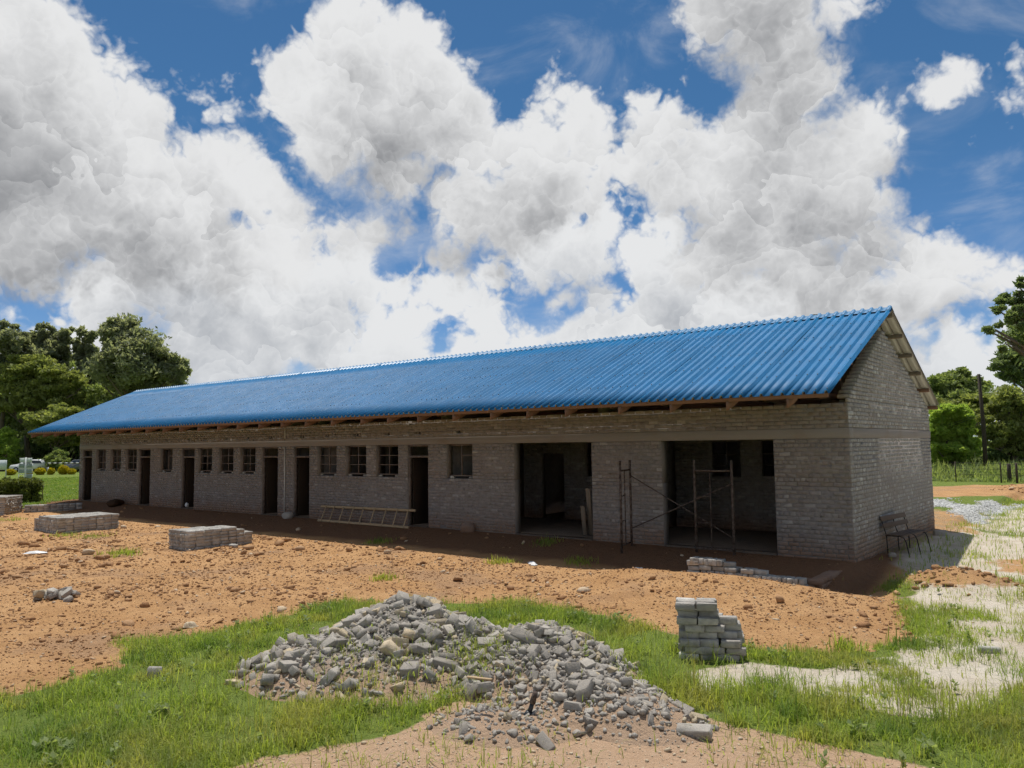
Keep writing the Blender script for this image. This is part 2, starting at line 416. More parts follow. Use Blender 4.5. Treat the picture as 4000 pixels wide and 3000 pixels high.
material('tail_red', rough=0.25, spec=0.6, col=(0.35, 0.02, 0.03))
material('sign_face', rough=0.5, spec=0.3, col=(0.30, 0.36, 0.33))
material('sign_pale', rough=0.5, spec=0.3, col=(0.62, 0.68, 0.68))
def m_leaf(name, a, b, c3=None, trans=0.35):
    mt = bpy.data.materials.new(name); mt.use_nodes = True; N = NT(mt.node_tree); bs = N.n['Principled BSDF']
    r = island(N); p = wpos(N)
    c = N.mix(r, a, b); c = N.mix(N.ramp(N.noise(p, 0.35, 3, 0.6), 0.40, 0.62, 0, 0.6), c, c3 or b)
    if name.startswith('grass'): c = N.mix(N.ramp(N.noise(p, 1.3, 4, 0.6), 0.48, 0.68, 0, 0.75), c, (0.40, 0.38, 0.11)); c = N.mix(N.ramp(N.noise(p, 0.9, 3, 0.6), 0.50, 0.36, 0, 0.6), c, (0.10, 0.19, 0.045))
    N.put(bs.inputs['Base Color'], c); bs.inputs['Roughness'].default_value = 0.6; bs.inputs['Specular IOR Level'].default_value = 0.25
    tr = N.new('ShaderNodeBsdfTranslucent'); N.put(tr.inputs[0], N.vec('MULTIPLY', c, (1.5, 1.5, 0.8)))
    mx = N.new('ShaderNodeMixShader'); mx.inputs[0].default_value = trans
    N.l.new(bs.outputs[0], mx.inputs[1]); N.l.new(tr.outputs[0], mx.inputs[2]); N.l.new(mx.outputs[0], N.n['Material Output'].inputs[0])
    MAT[name] = mt
m_leaf('leaf_gum', (0.20, 0.23, 0.155), (0.32, 0.34, 0.25), (0.26, 0.275, 0.20), 0.55)
m_leaf('leaf_yellowgreen', (0.20, 0.245, 0.085), (0.345, 0.375, 0.14), (0.27, 0.295, 0.11), 0.5)
m_leaf('leaf_mid', (0.18, 0.24, 0.095), (0.31, 0.37, 0.145), (0.24, 0.28, 0.12), 0.5)
m_leaf('leaf_bright', (0.24, 0.35, 0.08), (0.40, 0.50, 0.13), (0.32, 0.41, 0.10), 0.62)
m_leaf('leaf_dark', (0.14, 0.20, 0.10), (0.26, 0.32, 0.155), (0.20, 0.25, 0.12), 0.5)
m_leaf('leaf_hedge', (0.10, 0.125, 0.03), (0.20, 0.22, 0.055), (0.13, 0.15, 0.04))
m_leaf('leaf_gold', (0.36, 0.30, 0.012), (0.52, 0.43, 0.02), (0.42, 0.36, 0.015))
m_leaf('grass_blade', (0.20, 0.29, 0.045), (0.38, 0.45, 0.10), (0.31, 0.35, 0.08), 0.5)
m_leaf('grass_dry', (0.24, 0.24, 0.08), (0.34, 0.30, 0.13), None, 0.35)
m_leaf('grass_lawn', (0.15, 0.24, 0.04), (0.24, 0.34, 0.06), None, 0.35)
def f(N, bs):
    p = wpos(N); c = N.mix(N.noise(p, 6, 5, 0.7), (0.09, 0.07, 0.055), (0.20, 0.165, 0.13)); N.put(bs.inputs['Base Color'], c); bump(N, bs, N.noise(p, 25, 5, 0.7), 0.8, 0.03)
material('bark', f, rough=0.9)
def m_stone(name, a, b, c3):
    def f(N, bs):
        p = wpos(N); r = island(N); c = N.mix(r, a, b); c = N.mix(N.ramp(r, 0.86, 0.93), c, c3)
        c = N.mix(N.ramp(N.noise(p, 12, 5, 0.7), 0.4, 0.75, 0, 0.6), c, N.vec('SCALE', c, 0.62))
        N.put(bs.inputs['Base Color'], c); bump(N, bs, N.noise(p, 40, 6, 0.75), 0.7, 0.012)
    return material(name, f, rough=0.95, spec=0.1)
m_stone('rubble', (0.30, 0.272, 0.238), (0.47, 0.435, 0.385), (0.48, 0.40, 0.28))
m_stone('clod', (0.33, 0.18, 0.09), (0.50, 0.305, 0.165), (0.60, 0.47, 0.33))
m_stone('white_gravel', (0.62, 0.62, 0.60), (0.80, 0.80, 0.77), (0.42, 0.42, 0.40))
m_stone('pale_stone', (0.52, 0.42, 0.29), (0.60, 0.50, 0.36), (0.50, 0.45, 0.38))

def ground_mat():
    mt = bpy.data.materials.new('ground'); mt.use_nodes = True; N = NT(mt.node_tree); bs = N.n['Principled BSDF']
    bs.inputs['Roughness'].default_value = 0.97; bs.inputs['Specular IOR Level'].default_value = 0.08
    p = wpos(N)
    def attr(nm, k):
        a = N.new('ShaderNodeAttribute', attribute_name=nm)
        if k == 3: return a.outputs['Alpha']
        s = N.new('ShaderNodeSeparateColor'); N.l.new(a.outputs['Color'], s.inputs[0]); return s.outputs[k]
    n1 = N.noise(p, 1.4, 6, 0.65); n2 = N.noise(p, 9.0, 6, 0.7); n3 = N.noise(p, 45.0, 5, 0.7)
    jit = N.math('ADD', N.math('MULTIPLY', N.math('SUBTRACT', n1, 0.5), 0.8), N.math('MULTIPLY', N.math('SUBTRACT', n2, 0.5), 0.9))
    def w(nm, k): return N.ramp(N.math('ADD', attr(nm, k), jit), *((0.15, 0.85) if k == 2 else (0.35, 0.65)))
    soil = N.mix(N.ramp(n1, 0.35, 0.65), (0.46, 0.26, 0.118), (0.56, 0.335, 0.162))
    soil = N.mix(N.ramp(n2, 0.45, 0.72, 0, 0.6), soil, (0.40, 0.215, 0.105))
    soil = N.mix(N.ramp(N.noise(p, 0.5, 4, 0.6), 0.52, 0.68, 0, 0.7), soil, (0.36, 0.225, 0.135))
    soil = N.mix(N.ramp(N.vor(p, 55.0), 0.16, 0.02, 0, 0.55), soil, (0.62, 0.50, 0.38))
    dirt = N.mix(n2, (0.30, 0.215, 0.13), (0.46, 0.36, 0.245))                    # bare earth between the grass
    turf = N.mix(n2, (0.115, 0.165, 0.032), (0.205, 0.255, 0.06))
    turf = N.mix(N.ramp(n1, 0.55, 0.7, 0, 0.35), turf, (0.24, 0.20, 0.10))
    sand = N.mix(N.ramp(n1, 0.3, 0.7), (0.58, 0.49, 0.38), (0.70, 0.63, 0.53))
    sand = N.mix(N.ramp(n2, 0.55, 0.75, 0, 0.5), sand, (0.50, 0.39, 0.27))
    pale = N.mix(n2, (0.46, 0.29, 0.175), (0.60, 0.43, 0.295))
    pale = N.mix(N.ramp(N.vor(p, 38.0), 0.22, 0.05, 0, 0.7), pale, (0.72, 0.62, 0.50))
    c = dirt
    c = N.mix(w('zone', 3), c, pale); c = N.mix(w('zone', 2), c, sand); c = N.mix(w('zone', 1), c, turf); c = N.mix(w('zone', 0), c, soil)
    c = N.mix(w('zone2', 0), c, (0.62, 0.61, 0.58))
    dark_strip = N.ramp(attr('zone2', 1), 0.2, 0.8)
    c = N.mix(dark_strip, c, N.mix(n2, (0.165, 0.085, 0.045), (0.255, 0.145, 0.082)))
    N.put(bs.inputs['Base Color'], c)
    h = N.math('ADD', N.math('MULTIPLY', n2, 1.3), N.math('MULTIPLY', n3, 0.55))
    bump(N, bs, h, 0.95, 0.05)
    MAT['ground'] = mt
ground_mat()

# ------------------------------------------------------------------ the ground
Lw, Wd = 34.0, 7.5                      # the building: front wall from x=-34 to 0 on y=0, depth 7.5
def P(*pts): return [at(*q)[:2] if len(q) == 2 else q[:2] for q in pts]
W3 = lambda x, y: (x, y, 0)
Z_SOIL = P((-900, 1130), (-200, 1112), (40, 1101), (168, 1087), W3(-34, 2.0), W3(0.1, 2.0), W3(0.1, -0.4), (1850, 1262), (1935, 1275), (1975, 1305),
           (1955, 1345), (1975, 1385), (1900, 1405), (1800, 1420), (1640, 1408), (1500, 1385), (1420, 1362), (1330, 1345), (1230, 1320), (1100, 1305), (950, 1305),
           (850, 1300), (700, 1310), (570, 1342), (470, 1365), (350, 1382), (262, 1385), (255, 1430), (200, 1450), (130, 1478), (0, 1505), (-200, 1535), (-900, 1500))
Z_PALE = P((330, 1760), (440, 1680), (560, 1632), (680, 1612), (790, 1592), (900, 1568), (980, 1530), (1050, 1470), (1200, 1470), (1400, 1520), (1520, 1548), (1600, 1572),
           (1720, 1586), (1860, 1616), (2010, 1652), (2200, 1740), (1200, 2000), (330, 1900))
Z_SAND = P((1470, 1445), (1560, 1440), (1640, 1425), (1760, 1440), (1900, 1410), (1990, 1385), (1990, 1330), (1940, 1300), (1960, 1262), (2010, 1225), (2080, 1190), (2110, 1160),
           (2300, 1150), (2500, 1300), (2500, 1500), (2212, 1480), (2150, 1530), (2000, 1550), (1880, 1530), (1760, 1500), (1640, 1480), (1560, 1490), (1480, 1500))
Z_ORANGE = P((1900, 1061), (2050, 1060), (2212, 1056), (2600, 1056), (2600, 1078), (2212, 1080), (2120, 1084), (1900, 1088))
Z_PINK = P((1900, 1118), (2030, 1112), (2130, 1135), (2110, 1160), (1900, 1175))
Z_PINK2 = P((2110, 1215), (2212, 1200), (2400, 1200), (2400, 1235), (2212, 1245))
Z_STONES = P((1960, 1092), (2050, 1091), (2095, 1104), (2150, 1094), (2215, 1090), (2180, 1108), (2140, 1113), (2118, 1131), (2075, 1122), (2020, 1108), (1960, 1108))
def bumps(x, y):
    """heights of the spoil along the verandah and at the corner"""
    t = sst(-4.6, -2.9, x)*sst(1.5, 0.3, x)
    front = np.exp(-np.clip(-2.7-y, 0, None)**2/(2*1.5**2))*np.exp(-np.clip(y+2.7, 0, None)**2/(2*0.25**2))
    z = t*front*(0.13+0.07*np.exp(-((x+1.2)/0.9)**2))
    z = z+0.30*np.exp(-(((x-1.75)/0.75)**2+((y+0.75)/0.62)**2))+0.16*np.exp(-(((x-2.6)/0.8)**2+((y+1.2)/0.8)**2))
    z = z-0.17*np.exp(-(((x-0.45)/0.33)**2+((y+1.2)/1.2)**2))-0.12*sst(-5.5, -3, x)*sst(0.6, 0.0, x)*np.exp(-((y+2.1)/0.25)**2)
    return z
def H(x, y):
    x = np.asarray(x, float); y = np.asarray(y, float)
    z = -0.25+0.05*(fbm(x*0.35, y*0.35, 3, 3)-0.5)
    t = sst(-2.3, -0.05, y)*sst(-37, -35, x)*sst(0.4, 0.0, x)
    z = z*(1-t)+(-0.03)*t
    g = sst(1.6, 0.2, x)*sst(-0.6, 1.2, y)*sst(11, 8, y)*sst(-3, -1, x); z = z*(1-g)+(-0.10)*g
    ins = (x > -Lw+0.1) & (x < -0.1) & (y > 0.1) & (y < Wd-0.1)
    z = np.where(ins, -0.16, z+bumps(x, y))
    near = sst(40, 14, np.hypot(x+2, y+6))
    sw = np.clip(sst(-0.4, 0.5, poly_sd(x, y, Z_SOIL)), 0, 1)
    calm = sst(-2.6, -2.9, y)*0.75+0.25
    rough = near*(sw*calm*(0.055*(fbm(x*2.3, y*2.3, 4, 11)-0.5)+0.07*(fbm(x*6.5, y*6.5, 3, 5)-0.5))+(1-sw)*0.035*(fbm(x*3.1, y*3.1, 4, 7)-0.5))
    return np.where(ins, z, z+rough)
def zones(x, y):
    j = 0.5*(fbm(x*0.8, y*0.8, 4, 21)-0.5)+0.28*(fbm(x*4, y*4, 3, 22)-0.5)
    D = np.hypot(x-CAM[0], y-CAM[1]); s = np.clip(D/9.0, 0.5, 6)
    f = lambda Pg, w=0.12: sst(-w, w, poly_sd(x, y, Pg)/s*1.0+j*0.9)
    soil = np.maximum.reduce([f(Z_SOIL), f(Z_ORANGE), 0.55*f(Z_PINK), 0.6*f(Z_PINK2), np.clip(1.3*np.exp(-(((x-1.9)/1.0)**2+((y+0.75)/0.75)**2))+0.5*j, 0, 0.85), sst(1.1, 0.5, x)*sst(-0.2, 0.2, x)*sst(-2.8, -2.2, y)*sst(1.2, 0.2, y)])
    pale = f(Z_PALE); sand = f(Z_SAND)
    right_back = sst(0.0, 0.6, x)*sst(-2, 1.5, y)*sst(22, 17, y)*sst(26, 20, y)
    sand = np.maximum(sand, right_back*0.8)
    n = fbm(x*0.62, y*0.62, 4, 31); n2 = fbm(x*2.4, y*2.4, 3, 33)
    grass = np.ones_like(x)
    patch = np.maximum(0.9*sst(0.47, 0.66, 0.6*n+0.4*n2), 0.20)
    grass = grass*(1-sand)+sand*patch*0.9
    grass = grass*(1-pale*0.93)*(1-soil)
    stones = f(Z_STONES, 0.1)
    grass = grass*(1-stones)*(1-0.75*sst(1.0, 0.5, x)*sst(-0.5, -0.1, x)*sst(-1, 0.5, y)*sst(7.5, 6.5, y))
    return soil, grass, sand, pale, stones
def axis(segs):
    out = [segs[0][0]]
    for a, b, st in segs:
        n = max(1, int(round((b-a)/st))); out += list(a+(b-a)*(np.arange(n)+1)/n)
    return np.array(out)
gx = axis([(-1500, -300, 100), (-300, -120, 15), (-120, -60, 3), (-60, -24, 0.5), (-24, -12, 0.16), (-12, 6, 0.055), (6, 12, 0.25), (12, 40, 1.5), (40, 120, 8), (120, 1500, 120)])
gy = axis([(-300, -40, 40), (-40, -16, 3), (-16, -13.5, 0.25), (-13.5, 0.5, 0.055), (0.5, 10, 0.2), (10, 40, 0.6), (40, 120, 4), (120, 1500, 90)])
GX, GY = np.meshgrid(gx, gy); nx, ny = len(gx), len(gy)
x, y = GX.ravel(), GY.ravel()
V = np.stack((x, y, H(x, y)), 1)
i = np.arange(nx*ny).reshape(ny, nx)
Q = np.stack((i[:-1, :-1].ravel(), i[:-1, 1:].ravel(), i[1:, 1:].ravel(), i[1:, :-1].ravel()), 1)
me = mesh_np('ground', V, Q, True)
soil, grass, sand, pale, stones = zones(x, y)
a = me.attributes.new('zone', 'FLOAT_COLOR', 'POINT'); a.data.foreach_set('color', np.stack((soil, grass*(1-0.45*sand), sand, pale), 1).astype(np.float32).ravel())
dark_strip = sst(-2.55, -1.5, y+0.5*(fbm(x*1.2, y*1.2, 3, 41)-0.5))*sst(-36, -34.5, x)*sst(0.9, 0.1, x)*sst(3, 1, y)   # darker earth along the walkway
a = me.attributes.new('zone2', 'FLOAT_COLOR', 'POINT'); a.data.foreach_set('color', np.stack((stones, dark_strip, 0*x, np.ones_like(x)), 1).astype(np.float32).ravel())
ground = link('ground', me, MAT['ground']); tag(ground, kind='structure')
_HG = V[:, 2].reshape(ny, nx); _ZG = [q.reshape(ny, nx) for q in (soil, grass, sand, pale, stones)]
def _bil(x, y, Gs):               # look the surveyed grid up between its points
    x = np.asarray(x, float); y = np.asarray(y, float)
    i = np.clip(np.searchsorted(gx, x)-1, 0, nx-2); j = np.clip(np.searchsorted(gy, y)-1, 0, ny-2)
    fx = np.clip((x-gx[i])/(gx[i+1]-gx[i]), 0, 1); fy = np.clip((y-gy[j])/(gy[j+1]-gy[j]), 0, 1)
    return [(G[j, i]*(1-fx)+G[j, i+1]*fx)*(1-fy)+(G[j+1, i]*(1-fx)+G[j+1, i+1]*fx)*fy for G in Gs]
def H(x, y): return _bil(x, y, [_HG])[0]
def zones(x, y): return _bil(x, y, _ZG)

# ------------------------------------------------------------------ the long brick building
CH, BL = 0.0855, 0.230                  # brick course and brick pitch
ZT, ZL, ZB = 3.08, 2.30, -0.18          # wall top, underside of the ring beam, wall foot
house = empty('brick_building', (-Lw/2, Wd/2, 0)); HB = np.array((-Lw/2, Wd/2, 0.0))
tag(house, 'long unfinished grey brick building with a blue corrugated metal roof', 'building')
def hpart(mb, name, mat, parent=None, smooth=False):
    o = mb.build(name, mat, parent or house, smooth)
    if parent is None: o.location = -HB
    return o
DOORS = [(-33.66, -32.71), (-28.31, -27.35), (-24.85, -23.91), (-19.46, -18.53), (-17.64, -16.80), (-12.20, -11.37)]
WINS = [(-32.28, -31.33), (-30.88, -29.93), (-29.47, -28.51), (-26.52, -25.57), (-23.64, -22.67), (-22.20, -21.25), (-20.80, -19.86),
        (-16.36, -15.42), (-14.95, -14.02), (-13.56, -12.61), (-10.64, -9.71)]
BIG = [(-8.25, -5.90), (-4.02, -1.49)]
WZ0, WZ1 = 1.36, 2.29
T = 0.23
def front_solid(z):                      # solid stretches of the front wall at the height z
    cut = []
    if z < ZL:
        cut += BIG+DOORS
        if z > WZ0: cut += WINS
    cut = sorted(cut); s = -Lw; out = []
    for a, b in cut: out.append((s, a)); s = b
    out.append((s, 0.0)); return out
VENTS = [(a+b)/2 for a, b in DOORS+WINS]
hz2_ = 0.083
# wall core (mortar), 14 mm behind the brick faces
mb = MB()
rec = 0.0035
ZV0, ZV1 = ZL+0.205+0.0822, ZL+0.205+2*0.0822           # the course with the vent holes
def vent_gaps():
    s = -Lw; out = []
    for c in sorted(VENTS): out.append((s, c-0.11)); s = c+0.11
    return out+[(s, 0.0)]
for z0, z1 in ((ZB, WZ0), (WZ0, ZL), (ZL+0.2, ZV0), (ZV0, ZV1), (ZV1, ZT-hz2_-0.02)):
    for a, b in (vent_gaps() if z0 == ZV0 else front_solid((z0+z1)/2)): mb.span((a+rec, rec, z0), (b-rec, T, z1-0.003))
for a, b in BIG+DOORS: mb.span((a-0.02, rec+.03, ZB), (b+0.02, T, -0.004))
front_wall = hpart(mb, 'front_wall', MAT['mortar'])
# bricks
def brick_mesh(size, g, b=0.010, j=0.004):
    V, Q, Tt = cham(size, b); V = V+g.normal(0, j*0.5, V.shape); return V, Q, Tt
rows = []
def course_fill(z, solid, k, unit):
    out = []
    for a, b in solid:
        s = a+0.004; first = True
        off = unit*(0.5 if k % 2 else 1.0)
        while s < b-0.03:
            e = min(s+(off if first else unit), b-0.0)
            if b-e < 0.05: e = b
            out.append((s, e-0.011, z)); s = e; first = False
    return out
g = np.random.default_rng(3)
fb = []
nz = int(round((ZL-ZB)/CH)); hz = (ZL-ZB)/nz
for k in range(nz):
    z = ZB+hz*(k+0.5)
    unit = BL if (k % 4 != 3) else BL/2
    fb += course_fill(z, front_solid(z), k, unit)
zb2 = ZL+0.205; nz2 = int(round((ZT-zb2)/CH)); hz2 = (ZT-zb2)/nz2
for k in range(nz2-1):
    z = zb2+hz2*(k+0.5); sol = [(-Lw, 0.0)]
    if k == 1:                            # vent holes left open over the doors and windows
        sol = []; s = -Lw
        for c in sorted(VENTS): sol.append((s, c-0.11)); s = c+0.11
        sol.append((s, 0.0))
    fb += course_fill(z, sol, k, BL)
fb.sort(key=lambda q: (q[0]-CAM[0])**2+CAM[1]**2+(q[2]-CAM[2])**2*0.2)
NB = 300
def brick_at(x0, x1, z, proud=True):
    d = -0.0035+g.normal(0, 0.0025); hh = (hz-0.012)+g.normal(0, 0.0015)
    V, Q, Tt = brick_mesh((x1-x0-0.002, 0.05, hh), g, 0.008, 0.007)
    return V, Q, Tt, np.array(((x0+x1)/2, 0.025+d, z+g.normal(0, 0.0015)))
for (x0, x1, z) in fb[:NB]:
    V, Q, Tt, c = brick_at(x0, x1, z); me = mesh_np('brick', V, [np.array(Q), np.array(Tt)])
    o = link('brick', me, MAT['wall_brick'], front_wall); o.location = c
mb = MB()
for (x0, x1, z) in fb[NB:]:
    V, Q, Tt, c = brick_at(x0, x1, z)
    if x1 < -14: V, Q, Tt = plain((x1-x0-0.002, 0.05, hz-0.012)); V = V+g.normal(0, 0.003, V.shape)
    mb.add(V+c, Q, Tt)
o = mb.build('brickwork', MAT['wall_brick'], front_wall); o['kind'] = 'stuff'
# jambs: smeared mortar in the reveals
# ring beam: cast band round the wall
mb = MB(); mb.span((-Lw-0.012, -0.014, ZL+0.001), (0.012, T+0.01, ZL+0.202), 0.006)
hpart(mb, 'ring_beam', MAT['concrete'])
mb = MB(); mb.span((-0.22, T+0.012, ZL+0.001), (0.0125, Wd+0.012, ZL+0.1975), 0.006); hpart(mb, 'ring_beam', MAT['concrete'])
# half bricks standing in the vents
for c in VENTS:
    mb = MB(); mb.box((c+0.035*random.choice((-1, 1)), 0.06, zb2+hz2*1.5), (0.05, 0.05, 0.07), None, 0.008); hpart(mb, 'vent_brick', MAT['mortar'])
# gable towards the camera: headers below the beam, stepped stretchers above
YA, ZA = 3.0, 4.74
def gable_top(y): return ZT+(ZA-ZT)*(y/YA if y < YA else (Wd-y)/(Wd-YA))
mb = MB()
mb.span((-T, T+0.001, ZB), (-rec, Wd-0.01, ZL)); mb.span((-T, T+0.001, ZL+0.2), (-rec, Wd-0.01, ZT-0.02))
k = 0; z = ZT
steps = []
while z+CH < ZA+0.02:
    y0 = (z+CH*0.6-ZT)/(ZA-ZT)*YA; y1 = Wd-(z+CH*0.6-ZT)/(ZA-ZT)*(Wd-YA)
    y0 = round(y0/0.06)*0.06; y1 = round(y1/0.06)*0.06
    steps.append((y0, y1, z)); mb.span((-T+0.004, y0+rec, z+0.001), (-rec, y1-rec, z+CH-0.001)); z += CH
gable = hpart(mb, 'gable_wall', MAT['mortar'])
gb = []
for k in range(nz):
    z = ZB+hz*(k+0.5); gb += [(a, b, z) for a, b, _ in course_fill(z, [(0.0, Wd)], k, BL if k % 5 == 4 else BL/2)]
for k in range(nz2):
    z = zb2+hz2*(k+0.5); gb += [(a, b, z) for a, b, _ in course_fill(z, [(0.0, Wd)], k, BL)]
for k, (y0, y1, z) in enumerate(steps): gb += [(a, b, z+CH/2) for a, b, _ in course_fill(z, [(y0, y1)], k, BL)]
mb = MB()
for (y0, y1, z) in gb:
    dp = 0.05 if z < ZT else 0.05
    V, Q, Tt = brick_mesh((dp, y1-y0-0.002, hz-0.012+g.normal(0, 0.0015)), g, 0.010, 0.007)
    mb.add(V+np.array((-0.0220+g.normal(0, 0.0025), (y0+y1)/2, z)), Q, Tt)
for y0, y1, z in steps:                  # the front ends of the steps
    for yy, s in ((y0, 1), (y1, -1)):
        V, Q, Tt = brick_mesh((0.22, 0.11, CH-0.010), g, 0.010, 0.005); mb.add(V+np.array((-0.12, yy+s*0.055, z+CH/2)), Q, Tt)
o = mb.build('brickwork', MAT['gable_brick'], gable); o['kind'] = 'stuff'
# corner quoins mortar strip
# other walls
mb = MB(); mb.span((-Lw, Wd-T, ZB), (-0.01, Wd, ZT)); hpart(mb, 'back_wall', MAT['wall_brick'])
mb = MB(); mb.span((-Lw, T+0.002, ZB), (-Lw+T, Wd-T-0.002, ZT))
z = ZT
while z+CH < ZA+0.02:
    y0 = (z+CH*0.6-ZT)/(ZA-ZT)*YA; y1 = Wd-(z+CH*0.6-ZT)/(ZA-ZT)*(Wd-YA); mb.span((-Lw, y0, z), (-Lw+T, y1, z+CH)); z += CH
hpart(mb, 'far_gable_wall', MAT['wall_brick'])
# inner walls, stepped up to the roof, with the openings seen through the two wide doorways
YP = 3.75
def part_wall(name, cuts):
    mb = MB(); zt = 4.75; cuts = sorted(cuts); s = -Lw+T
    for a, b, z0, z1 in cuts:
        mb.span((s, YP, ZB), (a, YP+T, zt)); 
        if z0 > 0: mb.span((a, YP+.001, ZB), (b, YP+T-.001, z0))
        mb.span((a, YP+.001, z1), (b, YP+T-.001, zt)); s = b
    mb.span((s, YP, ZB), (-T-0.002, YP+T, zt))
    return mb
INNER = [(-10.2, -9.32, 0.0, 1.98), (-8.54, -7.6, 1.3, 2.29), (-4.56, -3.74, 1.35, 2.27), (-3.20, -2.3, 1.38, 2.28)]
part = hpart(part_wall('partition', INNER), 'partition_wall', MAT['wall_brick'])
mb = MB(); gi_ = np.random.default_rng(5)
for k in range(26):                       # its bricks, where the wide doorways show them
    z = 0.02+CH*(k+0.5)
    for lo, hi in ((-10.8, -5.9), (-5.6, -0.24)):
        sol = [(lo, hi)]
        for a, b, z0, z1 in INNER:
            if z0-0.02 < z < z1: sol = [q for s0, s1 in sol for q in ((s0, min(s1, a)), (max(s0, b), s1)) if q[1]-q[0] > 0.06]
        for a, b, _ in course_fill(z, sol, k, BL):
            mb.box(((a+b)/2, YP-0.004+gi_.normal(0, 0.003), z), (b-a, 0.03, CH-0.012), None, 0.008)
o = mb.build('brickwork', MAT['wall_brick'], part); o['kind'] = 'stuff'
for xx in (-0.0, -5.72, -10.98, -16.58, -18.1, -25.2, -26.95, -32.5):
    if xx == 0: continue
    mb = MB()
    for ya, yb_ in ((T+0.002, YA), (YA, YP-0.002), (YP+T+0.002, Wd-T-0.002)):
        za, zb_ = gable_top(ya)+0.18, gable_top(yb_)+0.18
        mb.add([(xx+sx, yy, zz) for sx in (-0.11, 0.11) for yy, zz in ((ya, ZB), (yb_, ZB), (yb_, zb_), (ya, za))], [(0, 3, 2, 1), (4, 5, 6, 7), (0, 1, 5, 4), (1, 2, 6, 5), (2, 3, 7, 6), (3, 0, 4, 7)])
    hpart(mb, 'cross_wall', MAT['wall_brick'])
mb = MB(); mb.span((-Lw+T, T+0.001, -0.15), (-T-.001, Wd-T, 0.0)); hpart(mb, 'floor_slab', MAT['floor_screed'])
# thresholds of the openings
for a, b in BIG+DOORS:
    mb = MB(); mb.span((a+0.01, -0.03, -0.14), (b-0.01, T, -0.002), 0.008); hpart(mb, 'threshold', MAT['floor_screed'])
# door frames of pressed steel with a fanlight
for a, b in DOORS:
    mb = MB(); zt = ZL-0.01
    for xx in (a+0.022, b-0.022): mb.span((xx-0.02, 0.03, 0.0), (xx+0.02, 0.13, zt))
    mb.span((a+0.004, 0.03, zt-0.04), (b-0.004, 0.13, zt-0.0005))
    df = hpart(mb, 'door_frame', MAT['steel_frame'])
    m2 = MB(); m2.span((a+0.044, 0.028, 1.93), (b-0.044, 0.132, 1.985)); m2.build('transom', MAT['galvanised'] if False else MAT['steel_frame'], df)
# a door leaf standing open inside each doorway
m_wood('door_brown', (0.035, 0.024, 0.018), (0.06, 0.042, 0.03))
for i_, (a, b) in enumerate(DOORS):
    mb = MB(); w = b-a-0.1
    mb.span((a+0.05, 0.14, 0.01), (a+0.09, 0.14+w, 1.925), 0.003)
    dl = hpart(mb, 'door_leaf', MAT['door_brown'])
    m2 = MB(); m2.tube([(b-0.12, 0.08, 0.98), (b-0.12, 0.05, 0.98), (b-0.22, 0.05, 0.98)] if i_ < 0 else [(a+0.09, 0.14+w-.08, 0.98), (a+0.13, 0.14+w-.08, 0.98), (a+0.13, 0.14+w-.18, 0.98)], 0.009, 6)
    m2.build('handle', MAT['galvanised'], dl)
# window frames: unglazed steel casements, propped on bits of brick
for i_, (a, b) in enumerate(WINS):
    wobj = empty('window', -HB, 0, house); wobj.location = (-HB[0], -HB[1], 0)
    z0, z1 = WZ0+0.075, WZ1-0.015; yy = 0.11; a0, b0 = a+0.012, b-0.012
    mb = MB()
    for xx in (a0, b0): mb.span((xx-0.016, yy-0.018, z0), (xx+0.016, yy+0.018, z1))
    for zz in (z0, z1): mb.span((a0+0.016, yy-0.0185, zz-0.016), (b0-0.016, yy+0.0185, zz+0.016))
    fr = mb.build('window_frame', MAT['steel_frame'], wobj)
    mb = MB(); xm = (a0+b0)/2
    mb.span((xm-0.014, yy-0.015, z0+0.016), (xm+0.014, yy+0.015, z1-0.016))
    for t in (0.335, 0.665):
        zz = z0+(z1-z0)*t; half = i_ in (3, 10)
        if half and t < 0.5: continue
        if not half: mb.span((a0+0.016, yy-0.0145, zz-0.011), (xm-0.014, yy+0.0145, zz+0.011))
        mb.span((xm+0.014, yy-0.0145, zz-0.011), (b0-0.016, yy+0.0145, zz+0.011))
    mb.build('glazing_bars', MAT['steel_frame'], wobj)
    for xx in (a+0.10+0.08*random.random(), b-0.12):
        mb = MB(); mb.box((xx, yy-0.02, WZ0+0.03), (0.10+0.06*random.random(), 0.09, 0.058), rotz(random.uniform(-.3, .3)), 0.012)
        mb.build('sill_prop', MAT['cement_brick'], wobj)
# steel window bars of the inner wall
for a, b, z0, z1 in INNER[1:]:
    mb = MB()
    for t in (0.3, 0.62): mb.span((a, YP+0.09, z0+(z1-z0)*t), (b, YP+0.11, z0+(z1-z0)*t+0.02))
    mb.span(((a+b)/2-.01, YP+0.091, z0+.02), ((a+b)/2+.01, YP+0.109, z1)); hpart(mb, 'inner_window_bars', MAT['steel_frame'])
mb = MB(); mb.tube([(-18.1, -0.03, 0.02), (-18.1, -0.03, 1.2), (-18.105, -0.03, 2.29)], 0.017, 8); hpart(mb, 'conduit_pipe', MAT['pvc_pipe'], smooth=True)
mb = MB(); mb.tube([(-18.1, -0.028, 2.56), (-18.1, -0.028, 2.95)], 0.017, 8); hpart(mb, 'conduit_pipe', MAT['pvc_pipe'], smooth=True)

